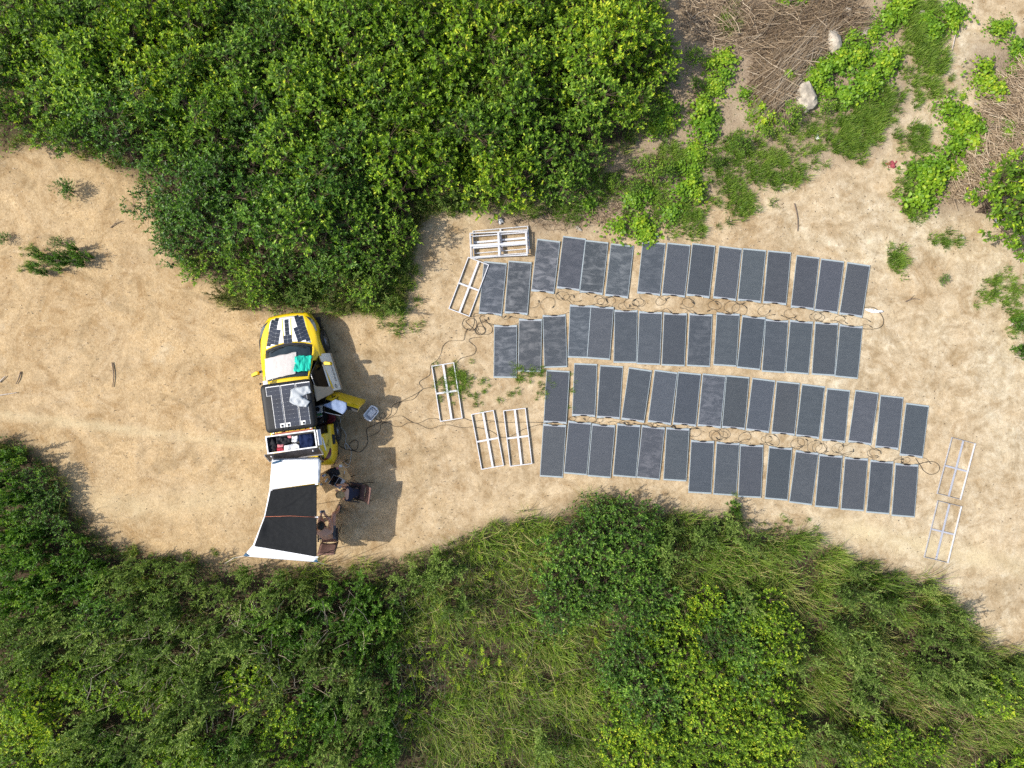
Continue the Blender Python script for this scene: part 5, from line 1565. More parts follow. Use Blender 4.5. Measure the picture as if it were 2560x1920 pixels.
for jx, e in ((-0.215, -0.22), (-0.035, -0.10), (0.40, 0.05)):
    mb.tube(catmull([Vector((jx, y_top-1.15, TZ+0.03)), Vector((jx, y_top-1.20, TZ+0.035)), Vector(((jx+e)/2, -TLn/2+0.07, TZ+0.01)), Vector((e, -TLn/2-0.012, 0.16))], 4), 0.009, 5)
mb.build('cable', M['cable'], tent)
for x in (-TWd/2+0.18, TWd/2-0.18):
    mb = MB(); mb.box((x, -TLn/2-0.012, 0.12), (0.05, 0.03, 0.09)); mb.build('latch', M['alu'], tent)
for y in (0.42, -0.32):
    mb = MB(); mb.lathe([(0.012, 0), (0.012, 0.012)], (TWd/2-0.03, y, 0.235), 8); mb.build('bolt', M['alu'], tent)
# little anemometer-like knob and white hinge at the tent's front left corner
mb = MB(); mb.box((-0.60, TLn/2+0.05, 0.06), (0.13, 0.12, 0.05)); mb.build('hinge', M['white'], tent)
mb = MB(); mb.tube([Vector((-0.72, TLn/2+0.04, 0.08)), Vector((-0.62, TLn/2+0.06, 0.08))], 0.008, 5); mb.lathe([(0.0, -.03), (0.03, -.015), (0.03, .015), (0.0, .03)], (-0.74, TLn/2+0.04, 0.08), 10); mb.build('knob', M['black_trim'], tent)
# light strut carrier between tent and chest
mb = MB(); mb.box((0.0, -TLn/2-0.05, -0.02), (1.1, 0.045, 0.03)); mb.build('mounting_bar', M['orange'], tent)

# ------------------------------------------------------------------ open aluminium chest on the roof
KO = cw(0.0, -1.49, 0)
chest = thing('roof_chest', 'open aluminium chest full of clothes on the car roof behind the tent', 'chest', (KO.x, KO.y, 1.69), CAR_A)
CWd, CD, CH = 1.42, 0.50, 0.30
for (nm, c, s) in (('side_panel', (0, CD/2-0.010, CH/2), (CWd, 0.02, CH)), ('side_panel', (0, -CD/2+0.010, CH/2), (CWd, 0.02, CH)),
               ('end_panel', (-CWd/2+0.010, 0, CH/2), (0.02, CD-0.044, CH)), ('end_panel', (CWd/2-0.010, 0, CH/2), (0.02, CD-0.044, CH)), ('base', (0, 0, 0.012), (CWd-0.05, CD-0.05, 0.02))):
    mb = MB(); mb.box(c, s); mb.build(nm, M['alu'] if nm != 'base' else M['black_trim'], chest)
mb = MB()
for (c, s) in (((0, CD/2-0.012, CH+0.006), (CWd+0.01, 0.034, 0.012)), ((0, -CD/2+0.012, CH+0.006), (CWd+0.01, 0.034, 0.012)), ((-CWd/2+0.012, 0, CH+0.006), (0.034, CD-0.062, 0.012)), ((CWd/2-0.012, 0, CH+0.006), (0.034, CD-0.062, 0.012))):
    mb.box(c, s)
o = mb.build('rim', M['white'], chest)
mb = MB(); mb.box((CWd/2+0.075, 0.02, CH-0.06), (0.12, CD*0.9, 0.02), Matrix.Rotation(rad(24), 3, 'Y')); mb.box((CWd/2+0.055, 0.02, CH-0.02), (0.02, CD*0.9, 0.03)); mb.build('side_tray', M['alu'], chest)
# lid swung right over, hanging behind
LA = rad(64)
mb = MB(); mb.box((0, -0.20, 0), (CWd+0.14, 0.40, 0.02)); ld = mb.build('lid', M['lid_metal'], chest); ld.location = (-0.02, -CD/2-0.02, CH+0.0); ld.rotation_euler = (LA*0.9, 0, rad(0))
mb = MB()
for (c, s) in (((0, -0.40, 0.0), (CWd+0.15, 0.014, 0.05)), ((-CWd/2-0.075, -0.20, 0.0), (0.014, 0.386, 0.05)), ((CWd/2+0.075, -0.20, 0.0), (0.014, 0.386, 0.05))): mb.box(c, s)
mb.build('lid_rim', M['alu'], ld)
for x in (-0.62, 0.58):
    mb = MB(); mb.lathe([(0.03, 0), (0.03, 0.02), (0.015, 0.03)], (x, -0.10, 0.012), 10); mb.build('lock', M['alu'], ld)

# ------------------------------------------------------------------ cloth things
def cloth_quad(name, label, cat, corners, zf, m, wr=0.012, nu=22, nv=16, edge=0.02, seed=1.0, fine=14.0, frame='car', dirv=None, thick=0.008):
    """a draped piece: corners in car (or site) coordinates, resting on zf"""
    A, B_, Cc, D = [Vector(p) for p in corners]
    pts_ = []
    cx = sum((p.x for p in (A, B_, Cc, D)))/4; cyv = sum((p.y for p in (A, B_, Cc, D)))/4
    mb = MB()
    def fn(a, b):
        p = (A*(1-a)+B_*a)*(1-b)+(D*(1-a)+Cc*a)*b
        e = min(a, 1-a, b, 1-b)
        k = 1 if e < 0.001 else 0
        px = p.x+k*edge*mnoise.noise(Vector((a*5+seed, b*5, seed))); py = p.y+k*edge*mnoise.noise(Vector((a*5, b*5+seed, 3+seed)))
        w = wr*(abs(mnoise.noise(Vector((p.x*fine*0.35+seed, p.y*fine*0.18, seed))))*1.6+0.6*abs(mnoise.noise(Vector((p.x*fine, p.y*fine*0.4, seed*2)))))
        z = zf(px, py)+0.012+w
        if frame == 'car': q = car_w(px, py, z)
        else: q = Vector((px, py, z))
        return (q.x, q.y, q.z)
    mb.grid(fn, nu, nv)
    c = Vector(mb.v[len(mb.v)//2]); mb.v = [(p[0]-c.x, p[1]-c.y, p[2]-c.z) for p in mb.v]
    o = mb.build(name, M[m], fix=False); o.location = c
    md = o.modifiers.new('thickness', 'SOLIDIFY'); md.thickness = thick; md.offset = -1
    tag(o, label, cat)
    return o
cloth_quad('towel', 'pale grey towel spread over the windscreen', 'towel', [(-0.72, 1.02), (0.27, 1.09), (0.25, 0.44), (-0.66, 0.36)], car_z, 'pale_cloth', 0.024, 34, 24, seed=2.2, edge=0.02, fine=8)
cloth_quad('towel', 'crumpled teal towel on the right half of the windscreen', 'towel', [(0.225, 0.97), (0.70, 0.93), (0.64, 0.47), (0.20, 0.50)], car_z, 'teal', 0.05, 34, 22, 0.035, 5.1, 22)
tz = lambda x, y: 1.685+TZ+0.014
def outline_cloth(name, label, cat, outline, zf, m, wr, seed, frame='car', fine=12, cuts=5, thick=0.012):
    bm = bmesh.new(); vs = [bm.verts.new((x, y, 0)) for x, y in outline]; bm.faces.new(vs)
    bmesh.ops.triangulate(bm, faces=bm.faces)
    bmesh.ops.subdivide_edges(bm, edges=bm.edges, cuts=cuts, use_grid_fill=True)
    cs = []
    bnd = {v for e in bm.edges if e.is_boundary for v in e.verts}
    for v in bm.verts:
        x, y = v.co.x, v.co.y
        if v in bnd: x += 0.012*mnoise.noise(Vector((x*9+seed, y*9, 1))); y += 0.012*mnoise.noise(Vector((x*9, y*9+seed, 5)))
        w = wr*(1.5*abs(mnoise.noise(Vector((x*fine*.4+seed, y*fine*.4, seed))))+0.7*abs(mnoise.noise(Vector((x*fine, y*fine, seed)))))*(0.25 if v in bnd else 1.0)
        z = zf(x, y)+0.012+w
        v.co = car_w(x, y, z) if frame == 'car' else Vector((x, y, z)); cs.append(v.co.copy())
    c = sum(cs, Vector())/len(cs)
    for v in bm.verts: v.co -= c
    bmesh.ops.recalc_face_normals(bm, faces=bm.faces)
    if sum(f.normal.z for f in bm.faces) < 0: bmesh.ops.reverse_faces(bm, faces=bm.faces)
    me = bpy.data.meshes.new(name); bm.to_mesh(me); bm.free()
    me.polygons.foreach_set('use_smooth', [True]*len(me.polygons)); me.materials.append(M[m])
    o = link(name, me); o.location = c
    md = o.modifiers.new('thickness', 'SOLIDIFY'); md.thickness = thick; md.offset = -1
    return tag(o, label, cat)
def Zc(u, v, z):
    """a point seen at (u, v) in the close view of the car, at height z, in car coordinates"""
    X, Y = P(600+u/4.608, 760+v/4.608, z); d = Vector((X, Y))-CAR_O
    c, s = math.cos(CAR_A), math.sin(CAR_A)
    return (d.x*c+d.y*s, -d.x*s+d.y*c)
def Z2(u, v, z):
    X, Y = P(580+u/4.366, 1060+v/4.366, z); return (X, Y)
zt = 1.985
outline_cloth('shorts', 'light grey shorts drying flat on the roof tent lid', 'shorts',
    [Zc(u, v, zt) for u, v in ((585,985),(640,962),(720,948),(795,940),(812,975),(820,1022),(770,1042),(712,1066),(760,1092),(812,1122),(790,1155),(770,1190),(700,1180),(630,1165),(570,1128),(580,1060))], tz, 'grey_cloth', 0.06, 3.3, fine=16)
# washing over the open doors
dz1 = lambda x, y: 1.0+0.42*max(0.0, min(1.0, (1.24-x)/0.42))
outline_cloth('cloth', 'beige cloth hung over the end of the open front door', 'cloth',
    [Zc(u, v, 1.32) for u, v in ((868,930),(905,948),(980,955),(1030,945),(1052,1000),(1056,1022),(1000,1060),(950,1090),(905,1118),(890,1060),(876,990))], lambda x, y: 1.53-1.1*max(0, min(.45, x-0.74)), 'beige_cloth', 0.02, 6.2)
outline_cloth('shirt', 'blue grey shirt draped over the open rear door', 'shirt',
    [Zc(u, v, 1.46) for u, v in ((965,1160),(1040,1130),(1100,1098),(1180,1120),(1232,1135),(1240,1200),(1215,1245),(1185,1272),(1120,1240),(1040,1205),(985,1180))], lambda x, y: 1.46+0.03*math.sin(x*9), 'blue_cloth', 0.04, 8.4)
mb = MB(); a = Vector((*car_w(*Zc(932, 1160, 1.1)).to_2d(), 1.10)) if False else car_w(*Zc(930, 1160, 1.1), 1.1); b = car_w(*Zc(985, 1178, 1.1), 1.12)
mb.tube([Vector((0, 0, 0)), b-a], 0.012, 5); o = mb.build('drawstring', M['white_cable']); o.location = a; tag(o, 'pale cord hanging from the shirt on the rear door', 'cord')
# luggage visible through the open rear doorway
def lug(name, label, cat, u, v, z, s, m, rz=0.0, h=0.2):
    p = car_w(*Zc(u, v, z+h), z)
    mb = MB(); mb.prism(rounded(s[0], s[1], min(s)*0.22, 4), 0, h*0.8, inset=min(s)*0.08, ztop=h)
    o = mb.build(name, M[m]); o.location = p; o.rotation_euler = (0, 0, CAR_A+rz); return tag(o, label, cat)
lug('speaker_box', 'white and black box just inside the rear doorway', 'box', 905, 1215, 0.58, (0.17, 0.24), 'white', 0.1, 0.22)
p = car_w(*Zc(893, 1212, 0.81), 0.805); mb = MB(); mb.lathe([(0.075, 0), (0.07, 0.008), (0.03, 0.004)], n=16); o = mb.build('speaker_cone', M['black_trim']); o.location = p; tag(o, 'black round speaker on the white box in the rear doorway', 'speaker')
lug('food_pack', 'printed food pack with a green top beside the white box', 'packet', 915, 1322, 0.60, (0.17, 0.25), 'white_cloth', 0.05, 0.18)
lug('green_lid', 'green lid on the printed food pack in the rear doorway', 'lid', 912, 1275, 0.785, (0.16, 0.07), 'green_item', 0.05, 0.02)
lug('picture_print', 'small coloured print on the food pack in the rear doorway', 'print', 912, 1325, 0.785, (0.11, 0.12), 'pink', 0.05, 0.012)
outline_cloth('blanket', 'dark red blanket spilling out of the rear doorway', 'blanket',
    [Zc(u, v, 0.7) for u, v in ((1005,1235),(1060,1230),(1098,1262),(1092,1340),(1070,1400),(1010,1450),(955,1462),(925,1430),(985,1370),(1005,1300))], lambda x, y: 0.62, 'maroon', 0.06, 4.4)
lug('dark_bag', 'dark bag behind the printed food pack in the car', 'bag', 960, 1290, 0.5, (0.2, 0.5), 'black_cloth', 0.05, 0.16)

# what fills the chest
ktop = 1.69+CH-0.06
def K2(u, v): 
    X, Y = P(580+u/4.366, 1060+v/4.366, ktop+0.03); d = Vector((X, Y))-CAR_O
    c, s = math.cos(CAR_A), math.sin(CAR_A); return (d.x*c+d.y*s, -d.x*s+d.y*c)
kz = lambda x, y: ktop-0.07
for (nm, lb, cat, ol, m, wr, sd) in (
    ('jacket', 'crumpled black jacket at the left end of the open chest', 'jacket', ((386,165),(430,158),(470,190),(478,240),(470,300),(430,310),(400,308),(390,240)), 'black_cloth', 0.10, 1.1),
    ('jacket', 'black fleece bundled beside the black jacket in the chest', 'jacket', ((470,150),(540,140),(600,150),(640,165),(632,205),(580,225),(530,230),(478,215)), 'black_cloth', 0.11, 2.2),
    ('jacket', 'navy blue jacket filling the right end of the open chest', 'jacket', ((720,120),(800,108),(870,102),(884,150),(886,215),(880,268),(800,280),(745,295),(735,220),(715,170)), 'navy_cloth', 0.12, 3.3),
    ('shirt', 'white shirt crumpled in the middle of the open chest', 'shirt', ((560,238),(620,225),(690,215),(730,225),(738,280),(690,292),(610,298),(556,290)), 'white_cloth', 0.09, 4.4),
    ('towel', 'red and white patterned cloth by the white shirt in the chest', 'towel', ((482,262),(550,258),(560,298),(520,304),(484,304)), 'red_dots', 0.07, 5.5),
    ('pouch', 'pink and purple pouch above the red cloth in the chest', 'pouch', ((482,228),(550,222),(552,256),(484,260)), 'pink', 0.06, 6.6),
    ('pouch', 'pink pouch at the upper rim of the open chest', 'pouch', ((595,130),(640,128),(644,155),(600,160)), 'pink', 0.07, 7.7),
    ('plastic_bag', 'pale plastic bag with green item beside the navy jacket', 'bag', ((645,135),(712,128),(715,190),(690,205),(640,200)), 'white_cloth', 0.10, 8.8),
    ('herb_packet', 'small green packet beside the white shirt in the chest', 'packet', ((648,182),(690,178),(692,194),(650,198)), 'green_item', 0.13, 9.9)):
    outline_cloth(nm, lb, cat, [K2(u, v) for u, v in ol], kz, m, wr, sd, fine=16, thick=0.02)

# ------------------------------------------------------------------ the tailgate tent and its awning
canopy = thing('tailgate_tent', 'white and black tent awning stretched from the raised tailgate', 'tent awning', (*Z2(680, 800, 2.0), 0), 0)
cl0 = Vector(canopy.location)
def fabric(name, quad, m, nu=16, nv=12, sag=0.03, wr=0.01, seed=1.0, creases=()):
    A, B_, Cc, D = quad
    mb = MB()
    def fn(a, b):
        p = (A*(1-a)+B_*a)*(1-b)+(D*(1-a)+Cc*a)*b
        z = p.z-sag*math.sin(math.pi*a)*math.sin(math.pi*b)+wr*mnoise.noise(Vector((p.x*4+seed, p.y*4, seed)))+0.5*wr*mnoise.noise(Vector((p.x*11+seed, p.y*5, seed)))
        for (a0, b0_, a1, b1, am, wd) in creases:
            dx, dy = a1-a0, b1-b0_; L2 = dx*dx+dy*dy; t = max(0, min(1, ((a-a0)*dx+(b-b0_)*dy)/L2)); dd = math.hypot(a-a0-t*dx, b-b0_-t*dy)
            z += am*math.exp(-(dd/wd)**2)*math.sin(math.pi*(0.08+0.84*t))
        return (p.x-cl0.x, p.y-cl0.y, z)
    mb.grid(fn, nu, nv)
    o = mb.build(name, M[m], canopy, fix=False)
    md = o.modifiers.new('thickness', 'SOLIDIFY'); md.thickness = 0.006; md.offset = -1
    return o
def F(u, v, z): return Vector((*Z2(u, v, z), z))
# tailgate hood: rounded box of white fabric
HT = [F(437, 400, 2.02), F(955, 385, 2.02), F(945, 642, 2.09), F(412, 718, 1.96)]
fn_w = fabric('hood_fabric', HT, 'tent_white', 24, 14, -0.05, 0.03, 2.0)
side_r = [HT[1], F(975, 400, 1.75), F(955, 640, 1.70), HT[2]]
fabric('hood_side', side_r, 'tent_white', 4, 10, 0, 0.02, 3.0)
b0 = [F(437, 400, 2.02), F(955, 385, 2.02)]
fabric('hood_front', [F(440, 372, 1.62), F(930, 362, 1.62), b0[1], b0[0]], 'tent_white', 26, 5, 0, 0.06, 4.0)
fabric('hood_corner', [F(438, 392, 1.98), F(570, 386, 1.99), F(540, 412, 2.06), F(438, 440, 2.06)], 'tent_blue', 8, 4, 0, 0.03, 5.0)
left_s = [F(437, 400, 2.02), HT[3], F(430, 690, 1.5), F(450, 400, 1.5)]
fabric('hood_side', left_s, 'tent_white', 6, 6, 0, 0.02, 6.0)
# dark roof panels, white margins
zA, zM, zE = 2.08, 2.16, 2.08
pTL, pTR = F(425, 718, 1.94), F(925, 655, zA)
pML, pMR = F(362, 1010, 1.92), F(925, 1015, zM)
pBL, pBR = F(245, 1332, 1.86), F(925, 1450, zE)
zM = 1.92; zE = 1.86
fabric('roof_fabric', [pTL, pTR, pMR, pML], 'tent_grey', 44, 34, 0.05, 0.010, 7.0, creases=[(0, 1, 1, 0, .03, .03), (.55, .9, 1, .0, .015, .05), (.3, 0, .35, 1, .008, .06), (.62, .05, .66, 1, .008, .06), (.9, 0, .8, 1, .012, .05)])
fabric('roof_fabric', [pML, pMR, pBR, pBL], 'tent_grey', 44, 34, 0.07, 0.012, 8.0, creases=[(0, 0, .6, .55, .03, .03), (.15, .05, .8, .6, .02, .025), (0, .1, .05, .8, .04, .06), (.8, 0, .95, 1, .015, .05), (.1, .9, .95, .95, .015, .03), (.4, .1, .7, .25, .012, .03)])
fabric('margin', [F(412, 705, 1.93), pTL+Vector((0, 0, .004)), pML+Vector((0, 0, .004)), F(354, 1005, zM-.02)], 'tent_white', 3, 12, 0, 0.004, 9.0)
fabric('margin', [F(354, 1005, zM-.02), pML+Vector((0, 0, .004)), pBL+Vector((0, 0, .004)), F(232, 1318, zE-.02)], 'tent_white', 3, 12, 0, 0.004, 9.5)
eL, eR = F(125, 1442, 1.80), F(940, 1508, 1.90)
fabric('end_margin', [pBL, pBR, eR, eL], 'tent_white', 18, 4, 0, 0.008, 10.0)
fabric('margin', [F(232, 1318, zE-.02), pBL, F(160, 1405, 1.82), F(125, 1442, 1.80)], 'tent_white', 3, 8, 0, 0.004, 11.0)
for (q, s) in (((F(125, 1440, 1.806), F(150, 1404, 1.825), F(190, 1440, 1.83), F(160, 1446, 1.815)), 1), ((F(890, 1494, 1.92), F(928, 1468, 2.0), F(938, 1508, 1.91), F(915, 1507, 1.91)), 2)):
    fabric('corner_patch', [p+Vector((0, 0, .012)) for p in q], 'tent_blue', 4, 4, 0, 0.002, s)
mb = MB(); mb.tube([p-cl0*1.0 for p in [pML+Vector((0, 0, .03)), (pML+pMR)/2+Vector((0, 0.03, .03)), pMR+Vector((0, 0, .03))]], 0.0065, 5); o = mb.build('ridge_cord', M['orange'], canopy)
for p, q in ((pTR, (0.03, 0.02)), (pMR, (0.02, 0)), (pBR, (0.02, 0.0)), (pTL, (-0.02, 0))):
    mb = MB(); mb.box((p.x-cl0.x, p.y-cl0.y, p.z+0.012), (0.09, 0.03, 0.02)); mb.build('strap_end', M['white'], canopy)
def pole(top, base, label=None):
    mb = MB(); mb.tube([top-cl0, Vector((base[0]-cl0.x, base[1]-cl0.y, 0.0))], 0.011, 6); mb.build('pole', M['chair_metal'], canopy)
pole(pBR+Vector((0, 0, -.01)), P(846.8, 1369)); pole(pMR+Vector((0, 0, -.01)), P(838, 1291)); pole(pBL+Vector((0, 0, -.01)), P(668, 1340))
pole(pML+Vector((0, 0, -.01)), P(700, 1275)); 
def guy(a, b, name='guy_line'):
    mb = MB(); mb.tube([a-cl0, b-cl0], 0.008, 5); mb.build(name, M['white_cable'], canopy)
guy(eL, F(20, 1462, 0.9)); guy(F(20, 1462, 0.9), Vector((*P(560, 1410), 0.0))); guy(eR, F(1060, 1545, 0.3))
guy(pBR, Vector((*P(1000, 1362), 0.0)) if False else F(940, 1508, 1.9))
# raised tailgate underneath the hood
tg = MB(); tg.box((0, 0, 0), (1.16, 0.92, 0.07)); tgo = tg.build('tailgate', M['yellow'], car); tgo.location = (0, -2.42, 1.74); tgo.rotation_euler = (rad(-22), 0, 0)

# ------------------------------------------------------------------ camp table and what is on it
tA = Vector(P(853.8, 1153.7, 0.70)); tB = Vector(P(878.4, 1196, 0.70))
ax = (tB-tA).normalized(); pr = Vector((ax.y, -ax.x))
if pr.x > 0: pr = -pr
TBc = (tA+tB)/2+pr*0.45
trz = math.atan2(ax.y, ax.x)
table = thing('camp_table', 'wooden camp table standing behind the car, loaded with things', 'table', (TBc.x, TBc.y, 0), trz)
tw = (tB-tA).length
for k in range(6):
    mb = MB(); mb.box((0, -0.45+0.15*(k+.5), 0.685), (tw, 0.147, 0.022)); mb.build('slat', M['ply'], table)
for sx in (-1, 1):
    for sy in (-1, 1):
        mb = MB(); mb.tube([Vector((sx*(tw/2-0.06), sy*0.38, 0.672)), Vector((sx*(tw/2-0.03), sy*0.42, 0.0))], 0.014, 6); mb.build('leg', M['chair_metal'], table)
def S4(u, v, z): return Vector((*P(780+u/7.32, 1140+v/7.32, z), z))
tz0 = 0.700
outline_cloth('jacket', 'black jacket thrown on the camp table behind the laptop', 'jacket', [S4(u, v, 0.75).to_2d() for u, v in ((240,300),(330,235),(420,205),(480,250),(515,330),(470,365),(420,385),(360,420),(320,395),(300,335))], lambda x, y: tz0, 'black_cloth', 0.07, 3.1, frame='site')
p = S4(520, 182, 0.73); mb = MB(); mb.prism(rounded(0.085, 0.075, 0.015), 0, 0.03, inset=0.004, ztop=0.034); o = mb.build('power_adapter', M['white']); o.location = (p.x, p.y, tz0); o.rotation_euler = (0, 0, 0.1); tag(o, 'white square power adapter on the camp table', 'adapter')
mb = MB(); mb.tube(catmull([Vector((0.04, 0, 0.015)), Vector((0.12, -0.04, 0.01)), Vector((0.17, -0.06, 0.01)), Vector((0.24, -0.04, -0.2))], 4), 0.006, 5); o2 = mb.build('adapter_cord', M['white_cable'], o)
p = S4(465, 225, 0.72); mb = MB(); mb.prism(rounded(0.05, 0.07, 0.015), 0, 0.03, inset=0.004, ztop=0.034); o = mb.build('small_pouch', M['pink']); o.location = (p.x, p.y, tz0); tag(o, 'small pink pouch next to the white adapter', 'pouch')
for nm, u0, v0, u1, v1, m, lb in (('pen', 600, 268, 588, 330, 'white', 'white pen lying on the bare end of the camp table'), ('pen', 585, 335, 578, 390, 'ink', 'black pen below the white pen on the camp table')):
    a = S4(u0, v0, tz0+.01); b = S4(u1, v1, tz0+.01); mb = MB(); mb.tube([Vector((0, 0, 0)), b-a], 0.008, 6); o = mb.build(nm, M[m]); o.location = a; tag(o, lb, 'pen')
def jar(u, v, r, h, m, cap, lb, name='bottle'):
    p = S4(u, v, tz0+h); mb = MB(); mb.lathe([(r*.9, 0), (r, h*.1), (r, h*.7), (r*.5, h*.86), (r*.5, h*.92)], n=14); o = mb.build(name, M[m]); o.location = (p.x, p.y, tz0)
    mb = MB(); mb.lathe([(r*.56, h*.9), (r*.56, h), (r*.4, h*1.01)], n=12); mb.build('cap', M[cap], o); tag(o, lb, name)
jar(195, 365, 0.045, 0.26, 'white_cable', 'blue_cap', 'clear water bottle with a blue cap at the shaded table end')
jar(270, 430, 0.030, 0.10, 'white', 'white', 'upper of two small white jars on the camp table', 'jar')
jar(243, 465, 0.030, 0.10, 'white', 'white', 'lower of two small white jars on the camp table', 'jar')
jar(150, 525, 0.035, 0.12, 'white_cable', 'alu', 'glass jar under the edge of the white tent', 'jar')
# laptop
lc = S4(490, 490, 0.72); la = math.atan2(-160, -95)   # hinge runs down-left on the photo
hx = Vector((-95, -160)).normalized()
lap = thing('laptop', 'open silver laptop on the camp table in front of the woman', 'laptop', (lc.x, lc.y, tz0), math.atan2(hx.y, hx.x)+math.pi)
mb = MB(); mb.prism(rounded(0.315, 0.215, 0.012), 0, 0.012, inset=0.002, ztop=0.014); o = mb.build('base', M['silver'], lap); o.location = (0, -0.03, 0)
mb = MB(); mb.box((0, 0.012, 0.0155), (0.272, 0.105, 0.002)); mb.build('keyboard', M['screen'], lap)
for r_ in range(4):
    mb = MB()
    for k in range(12):
        mb.box((-0.125+0.0228*k, 0.05-0.025*r_, 0.018), (0.018, 0.020, 0.003))
    mb.build('key_row', M['black_trim'], lap)
mb = MB(); mb.box((0, -0.095, 0.0150), (0.10, 0.062, 0.001)); mb.build('touchpad', M['alu'], lap)
mb = MB(); mb.box((0, 0.105, 0), (0.315, 0.21, 0.006)); sc = mb.build('lid', M['silver'], lap); sc.location = (0, 0.080, 0.016); sc.rotation_euler = (rad(42), 0, 0)
mb = MB(); mb.box((0, 0.105, 0.0042), (0.303, 0.198, 0.001)); mb.build('screen', M['screen'], sc)

# ------------------------------------------------------------------ camp chairs
def camp_chair(label, x, y, rz, w=0.50):
    t = thing('camp_chair', label, 'chair', (x, y, 0), rz, 'folding camp chairs')
    mb = MB(); mb.grid(lambda a, b: ((a-.5)*(w-0.04), -0.22+0.44*b, 0.44-0.045*math.sin(math.pi*a)-0.02*math.sin(math.pi*b)), 8, 8); o = mb.build('seat', M['chair_fabric'], t, fix=False); o.modifiers.new('t', 'SOLIDIFY').thickness = 0.006
    mb = MB(); mb.grid(lambda a, b: ((a-.5)*(w-0.02*b), -0.22-0.24*b-0.045*math.sin(math.pi*a)*(1-0.4*b), 0.42+0.46*b), 8, 8); o = mb.build('backrest', M['chair_fabric'], t, fix=False); o.modifiers.new('t', 'SOLIDIFY').thickness = 0.006
    mb = MB(); mb.grid(lambda a, b: ((a-.5)*(w+0.01), -0.445-0.05*b, 0.875-0.012*b), 6, 1); o = mb.build('top_hem', M['chair_fabric'], t, fix=False); o.modifiers.new('t', 'SOLIDIFY').thickness = 0.02
    for s in (-1, 1):
        mb = MB(); mb.tube([Vector((s*w/2, 0.22, 0.44)), Vector((s*w/2*1.02, -0.22, 0.43)), Vector((s*w/2, -0.48, 0.88))], 0.011, 6); mb.build('side_tube', M['chair_metal'], t)
        mb = MB(); mb.tube([Vector((s*w/2*1.1, 0.24, 0.02)), Vector((s*w/2, 0.0, 0.40)), Vector((s*w/2*1.1, -0.12, 0.62))], 0.011, 6); mb.build('leg', M['chair_metal'], t)
        mb = MB(); mb.tube([Vector((s*w/2*1.15, -0.40, 0.02)), Vector((s*w/2, 0.0, 0.40)), Vector((s*w/2*1.1, 0.2, 0.62))], 0.011, 6); mb.build('leg', M['chair_metal'], t)
        mb = MB(); mb.box((s*w/2*1.12, 0.04, 0.63), (0.04, 0.40, 0.018)); mb.build('armrest', M['black_trim'], t)
    return t

# ------------------------------------------------------------------ people
def grow(name, joints, edges, m, parent, sub=2, root=None):
    """one continuous skin grown over a skeleton of joints: name -> (position, radius or (rx, ry))"""
    me = bpy.data.meshes.new(name)
    keys = list(joints)
    me.from_pydata([joints[k][0] for k in keys], [(keys.index(a), keys.index(b)) for a, b in edges], [])
    o = link(name, me)
    sk = o.modifiers.new('skin', 'SKIN'); sk.use_smooth_shade = True
    if not me.skin_vertices:
        return o
    for i, k in enumerate(keys):
        r = joints[k][1]; r = r if isinstance(r, tuple) else (r, r)
        me.skin_vertices[0].data[i].radius = r
        me.skin_vertices[0].data[i].use_root = (k == (root or keys[0]))
    ss = o.modifiers.new('sub', 'SUBSURF'); ss.levels = sub; ss.render_levels = sub
    dg = bpy.context.evaluated_depsgraph_get(); dg.update()
    me2 = bpy.data.meshes.new_from_object(o.evaluated_get(dg))
    bpy.data.objects.remove(o)
    me2.materials.clear(); me2.materials.append(m)
    me2.polygons.foreach_set('use_smooth', [True]*len(me2.polygons))
    o = link(name, me2, parent)
    return o

def hand(J, E, wrist, pre, dirv, palm, curl=0.5, s=1.0):
    """palm plus five unequal bent fingers, the thumb leaving the side of the palm"""
    d = Vector(dirv).normalized(); n = Vector(palm).normalized(); side = d.cross(n).normalized()
    W = Vector(J[wrist][0])
    pm = W+d*0.055*s
    J[pre+'palm'] = (tuple(pm), (0.034*s, 0.018*s)); E.append((wrist, pre+'palm'))
    for k, (off, L) in enumerate(((-0.030, 0.062), (-0.010, 0.076), (0.010, 0.080), (0.030, 0.070))):
        a = W+d*0.092*s+side*off*s
        b = a+(d*math.cos(curl*0.5)+n*math.sin(curl*0.5))*L*0.5*s
        c = b+(d*math.cos(curl*1.3)+n*math.sin(curl*1.3))*L*0.5*s
        for nm, p, r in (('k', a, .0095), ('m', b, .0085), ('t', c, .0065)): J[f'{pre}{k}{nm}'] = (tuple(p), r*s)
        E += [(pre+'palm', f'{pre}{k}k'), (f'{pre}{k}k', f'{pre}{k}m'), (f'{pre}{k}m', f'{pre}{k}t')]
    a = W+d*0.045*s+side*0.040*s+n*0.006; b = a+(d*0.6+side*0.6+n*0.4).normalized()*0.036*s; c = b+(d*0.9+n*0.4).normalized()*0.03*s
    for nm, p, r in (('a', a, .012), ('b', b, .0105), ('c', c, .008)): J[f'{pre}th{nm}'] = (tuple(p), r*s)
    E += [(pre+'palm', pre+'tha'), (pre+'tha', pre+'thb'), (pre+'thb', pre+'thc')]

